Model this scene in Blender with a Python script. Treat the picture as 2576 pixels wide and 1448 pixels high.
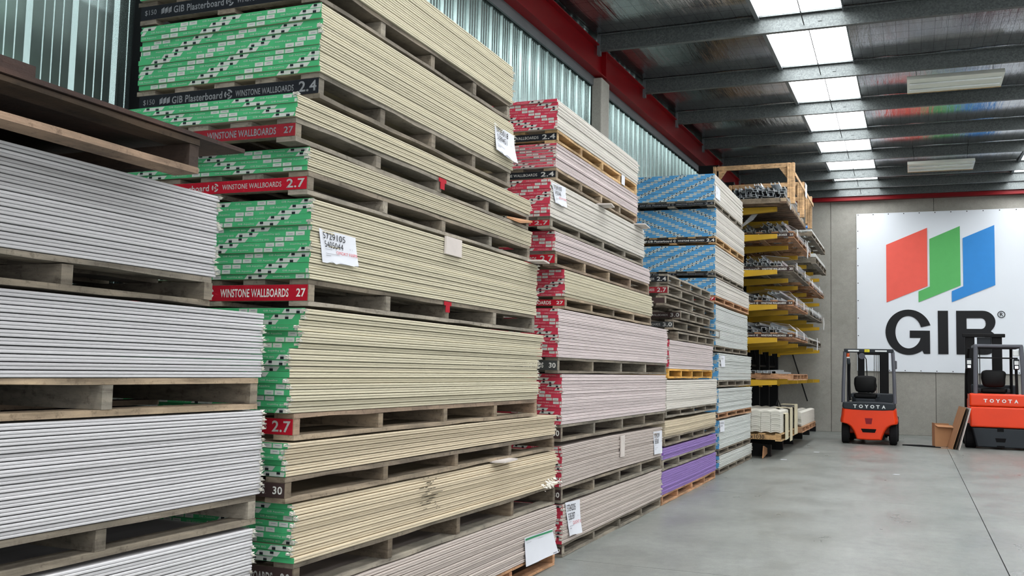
import bpy, math, random
from mathutils import Vector, Matrix
random.seed(7)
for o in list(bpy.data.objects): bpy.data.objects.remove(o)
SC = bpy.context.scene
COL = SC.collection

# ---------------------------------------------------------------- camera
H = 1.42
yaw, pitch, roll = 0.39110, 0.081843, 0.023468
F = Vector((-math.sin(yaw)*math.cos(pitch), math.cos(yaw)*math.cos(pitch), math.sin(pitch)))
R0 = Vector((math.cos(yaw), math.sin(yaw), 0)); U0 = R0.cross(F)
RR = R0*math.cos(roll)+U0*math.sin(roll); UU = U0*math.cos(roll)-R0*math.sin(roll)
cd = bpy.data.cameras.new('camera'); cam = bpy.data.objects.new('camera', cd); COL.objects.link(cam)
cam.matrix_world = Matrix(((RR.x, UU.x, -F.x, 0), (RR.y, UU.y, -F.y, 0), (RR.z, UU.z, -F.z, H), (0, 0, 0, 1)))
cd.sensor_width = 36.0; cd.lens = 2446.5/2576*36; cd.clip_start = 0.05; cd.clip_end = 200
SC.camera = cam
# ---------------------------------------------------------------- light and exposure
SC.view_settings.view_transform = 'Standard'; SC.view_settings.look = 'None'
SC.view_settings.gamma = 1; SC.view_settings.use_curve_mapping = False
SC.view_settings.exposure = -0.27
SKYLIGHT = 13.0
wd = bpy.data.worlds.new('world'); SC.world = wd; wd.use_nodes = True
wd.node_tree.nodes['Background'].inputs[0].default_value = (0.75, 0.85, 1, 1)
wd.node_tree.nodes['Background'].inputs[1].default_value = 0.5
def area(name, loc, rot, sx, sy, power, col):
    l = bpy.data.lights.new(name, 'AREA'); l.shape = 'RECTANGLE'; l.size = sx; l.size_y = sy
    l.energy = power; l.color = col
    o = bpy.data.objects.new(name, l); COL.objects.link(o); o.location = loc; o.rotation_euler = rot
# unseen area lights: added side fill; rear doorway light widened to brighten wall ribs
area('side_fill_light', (9.9, 6.0, 2.4), (0, math.radians(90), 0), 4.4, 9.0, 260, (1, 0.97, 0.93))
area('rear_door_daylight', (4.3, -6.8, 2.3), (math.radians(90), 0, 0), 10.4, 4.2, 520, (0.97, 0.98, 1))

# ---------------------------------------------------------------- helpers
class MB:
    def __init__(s): s.v = []; s.f = []; s.m = []
    def add(s, vs, fs, m=0):
        b = len(s.v); s.v += [tuple(p) for p in vs]; s.f += [tuple(b+i for i in f) for f in fs]; s.m += [m]*len(fs); return s
    def box(s, x0, x1, y0, y1, z0, z1, m=0):
        return s.add([(x0,y0,z0),(x1,y0,z0),(x1,y1,z0),(x0,y1,z0),(x0,y0,z1),(x1,y0,z1),(x1,y1,z1),(x0,y1,z1)],
              [(0,3,2,1),(4,5,6,7),(0,1,5,4),(1,2,6,5),(2,3,7,6),(3,0,4,7)], m)
    def quadxz(s, x0, x1, z0, z1, y, m=0):
        return s.add([(x0,y,z0),(x1,y,z0),(x1,y,z1),(x0,y,z1)], [(0,1,2,3)], m)
    def prism(s, poly, a, b, axis='y', m=0):
        n = len(poly)
        f = {'y': lambda p, t: (p[0], t, p[1]), 'x': lambda p, t: (t, p[0], p[1]), 'z': lambda p, t: (p[0], p[1], t)}[axis]
        vs = [f(p, a) for p in poly]+[f(p, b) for p in poly]
        return s.add(vs, [tuple(range(n-1, -1, -1)), tuple(range(n, 2*n))]+[(i, (i+1) % n, (i+1) % n+n, i+n) for i in range(n)], m)
    def tube(s, pts, r, n=8, m=0):
        rings = []
        for i, p in enumerate(pts):
            p = Vector(p); d = (Vector(pts[min(i+1, len(pts)-1)])-Vector(pts[max(i-1, 0)])).normalized()
            a = Vector((0, 0, 1)) if abs(d.z) < .9 else Vector((1, 0, 0)); u = d.cross(a).normalized(); w = d.cross(u)
            rr = r[i] if isinstance(r, (list, tuple)) else r
            rings.append([tuple(p+u*rr*math.cos(2*math.pi*k/n)+w*rr*math.sin(2*math.pi*k/n)) for k in range(n)])
        vs = [q for g in rings for q in g]; fs = []
        for i in range(len(rings)-1):
            for k in range(n): fs.append((i*n+k, i*n+(k+1) % n, (i+1)*n+(k+1) % n, (i+1)*n+k))
        fs += [tuple(range(n-1, -1, -1)), tuple(range((len(rings)-1)*n, len(rings)*n))]
        return s.add(vs, fs, m)
    def mesh(s, name, mats, smooth=False):
        me = bpy.data.meshes.new(name); me.from_pydata(s.v, [], s.f)
        for m in (mats if isinstance(mats, (list, tuple)) else [mats]): me.materials.append(m)
        if len(me.materials) > 1: me.polygons.foreach_set('material_index', s.m)
        if smooth: me.polygons.foreach_set('use_smooth', [True]*len(me.polygons))
        me.update(); return me
def ob(name, mesh, parent=None, loc=(0, 0, 0), rot=(0, 0, 0)):
    o = bpy.data.objects.new(name, mesh); COL.objects.link(o); o.location = loc; o.rotation_euler = rot
    if parent: o.parent = parent
    return o
def tag(o, label=None, cat=None, group=None, kind=None):
    if label: o['label'] = label
    if cat: o['category'] = cat
    if group: o['group'] = group
    if kind: o['kind'] = kind
    return o
def thing(name, label, cat, loc=(0, 0, 0), rot=(0, 0, 0), group=None):
    return tag(ob(name, None, None, loc, rot), label, cat, group)
def bevel(o, w=.01, seg=2):
    m = o.modifiers.new('bevel', 'BEVEL'); m.width = w; m.segments = seg; m.limit_method = 'ANGLE'; return o
def S(r, g, b):
    f = lambda c: (c/255/12.92 if c/255 <= .04045 else ((c/255+.055)/1.055)**2.4)
    return (f(r), f(g), f(b), 1)
# ---------------------------------------------------------------- materials
class NT:
    def __init__(s, name, rough=.7, metal=0.0, spec=.5):
        s.mat = bpy.data.materials.new(name); s.mat.use_nodes = True; s.t = s.mat.node_tree
        s.b = s.t.nodes['Principled BSDF']; s.b.inputs['Roughness'].default_value = rough
        s.b.inputs['Metallic'].default_value = metal; s.b.inputs['Specular IOR Level'].default_value = spec
    def n(s, typ, **kw):
        n = s.t.nodes.new(typ)
        for k, v in kw.items(): setattr(n, k, v)
        return n
    def l(s, a, b): s.t.links.new(a, b)
    def coord(s, scale=(1, 1, 1), which='Object'):
        tc = s.n('ShaderNodeTexCoord'); mp = s.n('ShaderNodeMapping'); mp.inputs['Scale'].default_value = scale
        if which == 'World':
            g = s.n('ShaderNodeNewGeometry'); s.l(g.outputs['Position'], mp.inputs[0])
        else: s.l(tc.outputs[which], mp.inputs[0])
        return mp.outputs[0]
    def noise(s, vec, scale, detail=3, rough=.5):
        n = s.n('ShaderNodeTexNoise'); n.inputs['Scale'].default_value = scale; n.inputs['Detail'].default_value = detail
        n.inputs['Roughness'].default_value = rough
        if vec: s.l(vec, n.inputs['Vector'])
        return n.outputs['Fac']
    def ramp(s, fac, stops):
        r = s.n('ShaderNodeValToRGB'); e = r.color_ramp.elements
        while len(e) < len(stops): e.new(.5)
        for i, (p, c) in enumerate(stops): e[i].position = p; e[i].color = c
        s.l(fac, r.inputs[0]); return r.outputs[0]
    def mix(s, fac, a, b, typ='MIX'):
        m = s.n('ShaderNodeMix', data_type='RGBA', blend_type=typ)
        for i, v in ((0, fac), (6, a), (7, b)):
            if hasattr(v, 'links') or isinstance(v, bpy.types.NodeSocket): s.l(v, m.inputs[i])
            else: m.inputs[i].default_value = v
        return m.outputs[2]
    def math(s, op, a, b=None):
        m = s.n('ShaderNodeMath', operation=op)
        for i, v in ((0, a), (1, b)):
            if v is None: continue
            if isinstance(v, bpy.types.NodeSocket): s.l(v, m.inputs[i])
            else: m.inputs[i].default_value = v
        return m.outputs[0]
    def col(s, c):
        if isinstance(c, bpy.types.NodeSocket): s.l(c, s.b.inputs['Base Color'])
        else: s.b.inputs['Base Color'].default_value = c
        return s
    def rough(s, c): s.l(c, s.b.inputs['Roughness']); return s
    def bump(s, h, strength=.3, dist=.01):
        b = s.n('ShaderNodeBump'); b.inputs['Strength'].default_value = strength; b.inputs['Distance'].default_value = dist
        s.l(h, b.inputs['Height']); s.l(b.outputs[0], s.b.inputs['Normal']); return s
def dk(c, k): return (c[0]*k, c[1]*k, c[2]*k, 1)
def plain(name, c, rough=.6, metal=0.0, var=.12, scale=6):
    m = NT(name, rough, metal, .2 if max(c[:3]) < .06 else (.35 if name.startswith(('orange_t', 'banner')) else .5)); f = m.noise(m.coord(), scale, 4)
    m.col(m.ramp(f, [(.3, dk(c, 1-var)), (.7, dk(c, 1+var*.6))])); return m.mat
def paper_edge(name, c, stain):
    # paper wrapped long edge of plasterboard: faint streaks and grime along the sheet, per sheet tone
    m = NT(name, .75); v = m.coord((12, .8, 30), 'World'); f = m.noise(v, 1.5, 5, .6)
    g = m.noise(m.coord((1, 1, 1), 'World'), 22, 3, .7)
    oi = m.n('ShaderNodeObjectInfo')
    base = m.ramp(f, [(.25, dk(c, .86)), (.55, c), (.8, dk(c, 1.05))])
    spots = m.ramp(g, [(.70, (0, 0, 0, 1)), (.80, (.6, .6, .6, 1))])
    c1 = m.mix(spots, base, stain); k = m.math('MULTIPLY_ADD', oi.outputs['Random'], .16)
    k.node.inputs[2].default_value = .88
    cb = m.n('ShaderNodeCombineColor')
    for i in range(3): m.l(k, cb.inputs[i])
    m.col(m.mix(1.0, c1, cb.outputs[0], 'MULTIPLY')); return m.mat
def wood(name, cs, rough=.85, grain=(3, 1.2, 14)):
    m = NT(name, rough); oi = m.n('ShaderNodeObjectInfo'); v = m.coord(grain, 'World')
    f = m.noise(v, 3.0, 6, .65); g = m.noise(m.coord((1, 1, 1), 'World'), 3.5, 3)
    a = m.ramp(oi.outputs['Random'], [(i/(len(cs)-1) if len(cs) > 1 else 0, c) for i, c in enumerate(cs)]) if len(cs) > 1 else m.ramp(f, [(0, cs[0]), (1, cs[0])])
    sh = m.ramp(f, [(.28, (.45, .42, .4, 1)), (.5, (.9, .89, .88, 1)), (.72, (1.2, 1.17, 1.12, 1))])
    st = m.ramp(g, [(.35, (.66, .66, .65, 1)), (.62, (1.12, 1.10, 1.08, 1))])
    kn = m.noise(m.coord((1, 1, 1), 'World'), 26, 4, .75)
    sp = m.ramp(kn, [(.34, (.62, .6, .58, 1)), (.46, (1, 1, 1, 1)), (.66, (1.0, 1.0, 1.0, 1)), (.74, (1.28, 1.27, 1.24, 1))])
    m.col(m.mix(1.0, m.mix(1.0, m.mix(1.0, a, sh, 'MULTIPLY'), st, 'MULTIPLY'), sp, 'MULTIPLY')); m.bump(m.math('ADD', f, kn), .5, .004); return m.mat
M = {}
M['edge_cream'] = paper_edge('cream_paper_edge', S(196, 189, 165), S(168, 157, 132))
M['edge_sand'] = paper_edge('sand_paper_edge', S(200, 186, 160), S(170, 154, 126))
M['edge_white'] = paper_edge('white_paper_edge', S(194, 193, 195), S(160, 158, 162))
M['edge_warm'] = paper_edge('warm_white_paper_edge', S(212, 208, 200), S(180, 170, 162))
M['edge_pink'] = paper_edge('pale_pink_paper_edge', S(206, 194, 193), S(176, 162, 164))
M['edge_taupe'] = paper_edge('taupe_paper_edge', S(184, 173, 166), S(150, 138, 134))
M['edge_cool'] = paper_edge('cool_white_paper_edge', S(198, 202, 199), S(165, 168, 166))
M['edge_purple'] = paper_edge('purple_paper_edge', S(140, 112, 178), S(196, 170, 215))
M['edge_grey'] = paper_edge('grey_paper_edge', S(196, 198, 194), S(150, 150, 146))
for k, c in dict(green=(66, 166, 108), pink=(188, 50, 74), blue=(78, 150, 200), purple=(150, 110, 200), white=(205, 205, 205)).items():
    M['tape_'+k] = plain(k+'_end_tape', S(*c), .45, 0, .14, 9)
M['tape_label'] = plain('pale_tape_print', S(186, 192, 184), .5, 0, .04)
M['tape_icon'] = plain('dark_tape_print', S(30, 36, 40), .5)
M['torn'] = plain('torn_paper', S(225, 222, 212), .85, 0, .1, 30)
M['wood_grey'] = wood('weathered_pallet_timber', [S(132, 127, 115), S(152, 146, 134), S(112, 105, 93), S(140, 131, 116)])
M['wood_mixed'] = wood('mixed_pallet_timber', [S(138, 128, 112), S(164, 146, 122), S(120, 110, 96), S(158, 132, 110)])
M['wood_dark'] = wood('dark_stained_pallet_timber', [S(60, 46, 38), S(72, 56, 44), S(80, 66, 50)])
M['wood_fresh'] = wood('fresh_pine_timber', [S(188, 156, 108), S(198, 168, 122), S(178, 142, 98)])
M['wood_yellow'] = wood('yellow_pine_timber', [S(206, 156, 70), S(212, 166, 84)])
M['wood_orange'] = wood('orange_pine_timber', [S(188, 146, 110), S(178, 132, 98), S(196, 160, 124)])
M['wood_deep'] = wood('shaded_bearer_timber', [S(104, 95, 82), S(118, 104, 86)])  # darker bearer tone, shade inside the pallets put into the colour
M['wood_pine'] = wood('pale_pine_timber', [S(196, 162, 122), S(208, 172, 130)])
M['wood_brown'] = wood('brown_slat_timber', [S(92, 74, 60), S(110, 88, 70)])
M['ply_dark'] = wood('dark_brown_plywood', [S(66, 46, 38)])
for k, c in dict(black=(22, 25, 31), red=(168, 18, 38), darkred=(132, 30, 40), brown=(62, 48, 46), charcoal=(58, 60, 60)).items():
    m = NT(k+'_bearer_paint', .6, 0, .2); f = m.noise(m.coord((6, 6, 20), 'World'), 4, 6, .7)
    m.col(m.ramp(f, [(.2, dk(S(*c), .8)), (.62, S(*c)), (.74, S(*[min(255, v+34) for v in c])), (.9, S(150, 140, 128))])); M['paint_'+k] = m.mat
for k, c in dict(bright=(222, 222, 216), dull=(120, 124, 128), mid=(176, 176, 172)).items():
    m = NT(k+'_stencil_paint', .7); f = m.noise(m.coord((1, 1, 1), 'World'), 60, 4, .7)
    m.col(m.ramp(f, [(.35, dk(S(*c), .55)), (.5, S(*c))])); M['stencil_'+k] = m.mat
M['paper'] = plain('white_label_paper', S(206, 209, 216), .7, 0, .03)
M['ink'] = plain('black_ink', S(28, 28, 34), .6)
M['ink_red'] = plain('red_ink', S(196, 60, 66), .6)
M['ink_green'] = plain('green_header_ink', S(40, 130, 86), .6)
M['ink_grey'] = plain('grey_ink', S(150, 152, 158), .6)
M['board_core'] = plain('plasterboard_offcut', S(196, 188, 182), .8, 0, .05, 20)
M['cardboard'] = plain('brown_cardboard', S(166, 122, 86), .85, 0, .08, 5)
M['cardboard_pale'] = plain('beige_cardboard', S(198, 190, 162), .85, 0, .08, 8)
M['red_steel'] = plain('red_painted_steel', S(124, 1, 12), .45, 0, .1, 2)
M['red_steel'].node_tree.nodes['Principled BSDF'].inputs['Specular IOR Level'].default_value = .25
M['black_steel'] = plain('black_painted_steel', S(13, 14, 16), .55)
M['yellow_steel'] = plain('yellow_painted_steel', S(188, 148, 16), .45, 0, .15, 3)
M['orange'] = plain('orange_truck_paint', S(224, 60, 16), .35, 0, .05, 2)
M['dark_grey'] = plain('dark_grey_plastic', S(42, 47, 52), .45, 0, .1, 3)
M['guard_grey'] = plain('grey_guard_paint', S(84, 86, 94), .4, 0, .1, 3)
M['rubber'] = plain('black_rubber', S(22, 22, 24), .9)
M['seat_black'] = plain('black_vinyl', S(12, 13, 14), .6)
M['void'] = plain('black_recess', S(10, 10, 12), .9)
M['chrome'] = plain('bright_steel', S(200, 205, 210), .25, 1)
M['lamp_orange'] = plain('amber_lens', S(230, 90, 30), .3)
M['lamp_white'] = plain('white_lens', S(225, 230, 230), .3)
M['sticker'] = plain('yellow_sticker', S(228, 214, 30), .5)
M['galv'] = None
m = NT('galvanised_stud_steel', .3, .55); f = m.noise(m.coord((1, 1, 1), 'World'), 14, 4)
m.col(m.ramp(f, [(.3, S(176, 182, 186)), (.7, S(214, 220, 224))])); M['stud'] = m.mat
m = NT('galvanised_purlin_steel', .45, .4); vo = m.n('ShaderNodeTexVoronoi'); vo.inputs['Scale'].default_value = 60
m.l(m.coord((1, 1, 1)), vo.inputs['Vector'])
m.col(m.mix(m.noise(m.coord((1, 1, 1)), 3, 3), m.ramp(vo.outputs['Color'], [(.2, S(74, 79, 80)), (.85, S(112, 118, 118))]), S(84, 90, 90))); M['purlin'] = m.mat
m = NT('ribbed_steel_cladding', .26, .8); f = m.noise(m.coord((2, 2, .15), 'World'), 2.5, 4)
m.col(m.ramp(f, [(.3, S(136, 156, 154)), (.7, S(152, 172, 170))])); M['cladding'] = m.mat
M['flashing'] = plain('grey_flashing_steel', S(112, 118, 122), .5, .5, .08, 3)
# foil insulation with wire mesh, crinkled along the roof fall
m = NT('foil_roof_insulation', .2, .95); v = m.coord((1, 1, 1), 'World')
st = m.noise(m.coord((14, 1.1, 1), 'World'), 1.0, 4, .6); big = m.noise(m.coord((1.2, .5, 1), 'World'), 1.2, 2)
sx = m.n('ShaderNodeSeparateXYZ'); m.l(v, sx.inputs[0])
def line(sock, p, w):
    a = m.math('PINGPONG', sock, p/2); return m.math('LESS_THAN', a, w)
grid = m.math('MAXIMUM', line(sx.outputs[0], .15, .0022), line(sx.outputs[1], .3, .004))
m.col(m.mix(grid, m.ramp(big, [(.3, S(140, 140, 144)), (.7, S(182, 182, 182))]), S(40, 40, 42)))
m.rough(m.math('MULTIPLY_ADD', st, .2)); m.t.nodes[-1].inputs[2].default_value = .06
m.bump(m.math('ADD', st, m.math('MULTIPLY', big, .8)), .55, .012); M['foil'] = m.mat
def emit(name, c, s):
    m = NT(name); m.b.inputs['Emission Color'].default_value = c; m.b.inputs['Emission Strength'].default_value = s
    m.col(c); return m.mat
M['skylight'] = emit('translucent_rooflight_sheet', (.98, .99, 1, 1), SKYLIGHT)
# concrete
def concrete(name, a, b, rough, bumps, sc=1.0):
    m = NT(name, rough); v = m.coord((1, 1, 1), 'World')
    f = m.noise(v, 1.1*sc, 6, .6); g = m.noise(v, 9*sc, 5, .7); p = m.noise(v, 70, 2, .5)
    c = m.mix(.5, m.ramp(f, [(.3, a), (.7, b)]), m.ramp(g, [(.3, a), (.72, b)]))
    m.col(m.mix(.12, c, m.ramp(p, [(.35, (.05, .05, .05, 1)), (.6, (.6, .6, .58, 1))]), 'OVERLAY')); m.bump(p, bumps, .002)
    return m
m = concrete('polished_concrete_floor', S(106, 110, 107), S(140, 144, 140), .35, .05)
rg = m.noise(m.coord((1.2, .5, 1), 'World'), 1.6, 5, .6); rr_ = m.n('ShaderNodeMapRange'); m.l(rg, rr_.inputs[0])
rr_.inputs[1].default_value = .3; rr_.inputs[2].default_value = .7; rr_.inputs[3].default_value = .26; rr_.inputs[4].default_value = .5
m.rough(rr_.outputs[0]); M['floor'] = m.mat
M['wall_concrete'] = concrete('tilt_panel_concrete', S(136, 135, 128), S(164, 162, 155), .85, .2).mat
M['column_concrete'] = concrete('precast_column_concrete', S(150, 148, 140), S(172, 170, 162), .85, .2).mat
M['banner'] = plain('white_banner_vinyl', S(222, 229, 236), .4, 0, .02, 1)
M['logo_red'] = plain('banner_red', S(232, 92, 78), .45, 0, .03); M['logo_green'] = plain('banner_green', S(86, 176, 96), .45, 0, .03)
M['logo_blue'] = plain('banner_blue', S(40, 134, 210), .45, 0, .03); M['logo_black'] = plain('banner_black', S(26, 27, 30), .45, 0, .03)
M['cornice'] = plain('white_plaster_cornice', S(200, 198, 188), .8, 0, .06, 10)
M['plastic_blue'] = plain('blue_plastic', S(40, 110, 190), .4)
m = NT('clear_stretch_film', .15); m.b.inputs['Alpha'].default_value = .28; m.col(S(215, 220, 225)); m.mat.blend_method = 'HASHED' if hasattr(m.mat, 'blend_method') else None
m.bump(m.noise(m.coord((1, 1, 1), 'World'), 12, 4), .8, .02); M['film'] = m.mat
M['strap'] = plain('white_wrap_tape', S(225, 226, 226), .5)
M['tube_reflector'] = plain('light_fitting_reflector', S(226, 230, 220), .4, .0, .03)
M['stain_dark'] = plain('dark_scuff', S(96, 90, 74), .9, 0, .3, 60)

# ---------------------------------------------------------------- text
_tc = {}
def glyphs(txt, bold=0.0):
    k = (txt, bold)
    if k not in _tc:
        c = bpy.data.curves.new('t', 'FONT'); c.body = txt; c.resolution_u = 3; c.offset = bold; c.space_character = 1.05
        o = bpy.data.objects.new('t', c); COL.objects.link(o)
        dg = bpy.context.evaluated_depsgraph_get(); me = bpy.data.meshes.new_from_object(o.evaluated_get(dg))
        vs = [(v.co.x, v.co.y) for v in me.vertices]; fs = [tuple(p.vertices) for p in me.polygons]
        bpy.data.objects.remove(o); bpy.data.curves.remove(c); bpy.data.meshes.remove(me)
        x0 = min(v[0] for v in vs); x1 = max(v[0] for v in vs); y0 = min(v[1] for v in vs); y1 = max(v[1] for v in vs)
        _tc[k] = ([((x-x0)/(x1-x0), (y-y0)/(y1-y0)) for x, y in vs], fs)
    return _tc[k]
def text_on(mb, txt, x0, x1, z0, z1, y, m=0, bold=.0, flip=False, fn=None):
    vs, fs = glyphs(txt, bold)
    if flip: vs = [(1-a, 1-b) for a, b in vs]
    P = fn or (lambda a, b: (x0+a*(x1-x0), y, z0+b*(z1-z0)))
    mb.add([P(a, b) for a, b in vs], fs, m)

# ================================================================ STRUCTURE
SL = .0298
def zr(y): return 5.4+SL*y
X_WALL, Y_END, X_RIGHT, Y_REAR = -3.87, 26.06, 10.2, -7.0
fl = tag(ob('floor', None), kind='structure')
fx = [-4.2, .64, 5.5, 10.4]; fy = [-7.2, -3.0, 2.0, 7.05, 11.95, 18.3, 26.3]
for i in range(3):
    for j in range(6):
        mb = MB(); mb.box(fx[i]+.004, fx[i+1]-.004, fy[j]+.003, fy[j+1]-.003, -.2, 0)
        ob('slab', mb.mesh('slab', M['floor']), fl)
mb = MB(); mb.box(-4.2, 10.4, -7.2, 26.3, -.25, -.012); ob('joint_filler', mb.mesh('joint_filler', M['void']), fl)
# end wall of tilt-up panels
wb = tag(ob('wall_back', None), kind='structure')
px = [-4.35, -1.91, .53, 2.97, 5.41, 7.85, 10.3]
for i in range(6):
    mb = MB(); mb.box(px[i]+.004, px[i+1]-.004, Y_END, Y_END+.18, 0, 6.1); bevel(ob('concrete_panel', mb.mesh('concrete_panel', M['wall_concrete']), wb), .006, 1)
mb = MB(); mb.box(-4.4, 10.3, Y_END+.03, Y_END+.16, 0, 6.3); ob('joint_backing', mb.mesh('joint_backing', M['void']), wb)
# left wall of ribbed cladding on a low concrete wall
wl = tag(ob('wall_left', None), kind='structure')
def clad_mesh():
    P = .27; pts = []
    for k in range(3):
        b = k*P
        pts += [(b, 0), (b+.020, .020), (b+.034, .020), (b+.044, 0)]
        for q in (.105, .1615, .218): pts += [(b+q-.004, 0), (b+q, .004), (b+q+.001, .004), (b+q+.004, 0)]
    pts.append((3*P, 0)); mb = MB(); n = len(pts)
    mb.v = [(d, y, z) for z in (0, 4.6) for y, d in pts]
    mb.f = [(i, i+1, i+1+n, i+n) for i in range(n-1)]; mb.m = [0]*len(mb.f)
    return mb.mesh('cladding_sheet', M['cladding'])
cm = clad_mesh(); y = -7.0
while y < Y_END: ob('cladding_sheet', cm, wl, (X_WALL-.02, y+.02, 1.6)); y += .81
mb = MB(); mb.box(-4.1, X_WALL+.0, Y_REAR, Y_END, 0, 1.6); ob('concrete_plinth', mb.mesh('concrete_plinth', M['wall_concrete']), wl)
mb = MB(); mb.box(-4.1, X_WALL-.03, Y_REAR, Y_END, 1.6, 6.3); ob('backing', mb.mesh('backing', M['flashing']), wl)
def slopebox(mb, x0, x1, y0, y1, za, zb, m=0):
    mb.add([(x0,y0,za+SL*y0),(x1,y0,za+SL*y0),(x1,y1,za+SL*y1),(x0,y1,za+SL*y1),(x0,y0,zb+SL*y0),(x1,y0,zb+SL*y0),(x1,y1,zb+SL*y1),(x0,y1,zb+SL*y1)],
              [(0,3,2,1),(4,5,6,7),(0,1,5,4),(1,2,6,5),(2,3,7,6),(3,0,4,7)], m)
mb = MB(); slopebox(mb, -3.86, -3.835, Y_REAR, Y_END, 4.78, 4.91); ob('flashing', mb.mesh('flashing', M['flashing']), wl)
# red rafter beams along the wall, spliced at the columns
beams = tag(ob('trim_1', None), kind='structure')
ys = [-7.0, 3.95, 12.12, 20.2, 25.9]
for i in range(4):
    a, b = ys[i]+.004, ys[i+1]-.004; mb = MB()
    slopebox(mb, -3.86, -3.71, a, b, 4.90, 4.915); slopebox(mb, -3.86, -3.71, a, b, 5.255, 5.27); slopebox(mb, -3.79, -3.78, a, b, 4.915, 5.255)
    slopebox(mb, -3.86, -3.715, a, a+.014, 4.915, 5.255); slopebox(mb, -3.86, -3.715, b-.014, b, 4.915, 5.255)
    ob('red_beam', mb.mesh('red_beam', M['red_steel']), beams)
mb = MB(); mb.box(-3.86, 10.2, 25.86, 26.04, 5.86, 5.965); mb.box(-3.86, 10.2, 26.0, 26.05, 5.965, 6.1)
tag(ob('trim_2', mb.mesh('red_end_beam', M['red_steel'])), kind='structure')
for yy, nm in ((3.92, 'trim_3'), (11.94, 'trim_4'), (20.0, 'trim_5')):
    mb = MB(); mb.box(-3.86, -3.72, yy, yy+.35, 0, 4.88+SL*yy)
    tag(bevel(ob(nm, mb.mesh('concrete_column', M['column_concrete' if yy > 5 else 'black_steel'])), .015, 2), kind='structure')  # nearest column takes the black material, the others concrete
# other walls (outside the frame; door openings shaped for the incoming light)
mb = MB()
for a, b, z0, z1 in ((-7, 1.5, 0, 6.3), (10.5, 26.1, 0, 6.3), (1.5, 10.5, 4.6, 6.3)): mb.box(X_RIGHT, X_RIGHT+.2, a, b, z0, z1)
tag(ob('wall_right', mb.mesh('wall_right', M['wall_concrete'])), kind='structure')
mb = MB()
for a, b, z0, z1 in ((-4.1, -1.0, 0, 6.3), (9.6, 10.3, 0, 6.3), (-1.0, 9.6, 4.4, 6.3)): mb.box(a, b, Y_REAR-.2, Y_REAR, z0, z1)
tag(ob('wall_rear', mb.mesh('wall_rear', M['wall_concrete'])), kind='structure')
# ceiling: foil blanket bands, rooflight strips
ce = tag(ob('ceiling', None), kind='structure')
strips = [(-1.68, -.72), (2.16, 3.12), (6.0, 6.96)]
bands = [(-4.1, -1.68), (-.72, 2.16), (3.12, 6.0), (6.96, 10.4)]
PY = [-6.6, -4.3, -2.0, .3, 2.6, 4.9, 7.2, 9.5, 11.79, 14.1, 16.3, 18.6, 20.74, 22.95, 24.5, 25.8]
for a, b in bands:
    mb = MB(); nx = max(4, int((b-a)/.2)); yy = []
    for i in range(len(PY)-1):
        for k in range(4): yy.append((PY[i]+(PY[i+1]-PY[i])*k/4, -.03*math.sin(math.pi*k/4)))
    yy = [(-7.3, 0)]+yy+[(25.8, 0), (26.3, 0)]
    rnd = random.Random(int(a*10))
    for (y_, s_) in yy:
        for i in range(nx+1): mb.v.append((a+(b-a)*i/nx, y_, zr(y_)+s_+(rnd.uniform(-.004, .004) if 0 < i < nx else 0)))
    w = nx+1
    for j in range(len(yy)-1):
        for i in range(nx): mb.f.append((j*w+i, (j+1)*w+i, (j+1)*w+i+1, j*w+i+1)); mb.m.append(0)
    ob('foil_blanket', mb.mesh('foil_blanket', M['foil'], True), ce)
    mb = MB(); slopebox(mb, a, b, -7.3, 26.3, 5.43, 5.5); ob('roof_sheet', mb.mesh('roof_sheet', M['flashing']), ce)
for n, (a, b) in enumerate(strips):
    w = tag(ob('window_%d' % (n+1), None), kind='structure')
    for i in range(len(PY)-1):
        mb = MB(); slopebox(mb, a, b, PY[i], PY[i+1], 5.44, 5.45); ob('rooflight_sheet', mb.mesh('rooflight_sheet', M['skylight']), w)
    mb = MB(); slopebox(mb, a-.05, a, -7.2, 26.0, 5.35, 5.44); slopebox(mb, b, b+.012, -7.2, 26.0, 5.35, 5.44); ob('side_flashing', mb.mesh('side_flashing', M['flashing']), w)
# Z purlins
pu = tag(ob('trim_6', None), kind='structure')
def purlin_mesh():
    mb = MB(); x0, x1 = -3.72, 10.2; d = .2
    mb.box(x0, x1, -.002, .0, -d, 0); mb.box(x0, x1, 0, .065, -d, -d+.003); mb.box(x0, x1, -.065, 0, -.003, 0)
    mb.box(x0, x1, .062, .065, -d, -d+.018); mb.box(x0, x1, -.065, -.062, -.02, 0); return mb.mesh('purlin', M['purlin'])
pm = purlin_mesh()
mb = MB(); mb.box(-3.74, -3.70, -.02, .05, -.26, .0); cl = mb.mesh('purlin_cleat', M['flashing'])
mb = MB(); mb.tube([(0, 0, 0), (0, .012, 0)], .009, 8); mb.box(-.022, .022, -.003, .0, -.022, .022); bt = mb.mesh('purlin_bolt', M['purlin'])
for i, y_ in enumerate(PY):
    p = ob('purlin', pm, pu, (0, y_, zr(y_)-.012)); ob('cleat', cl, p)
    for xx in (-.98, 2.9, 6.7): ob('bolt', bt, p, (xx, -.012, -.1), (0, 0, 0))
    if i:
        mb = MB(); dy = PY[i]-PY[i-1]
        for xx in (-1.16, 2.7, 6.5): mb.tube([(xx, -dy+.02, .02-SL*dy), (xx, -.01, -.15)], .006, 6)
        ob('sag_rod', mb.mesh('sag_rod', M['black_steel']), p)
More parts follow.
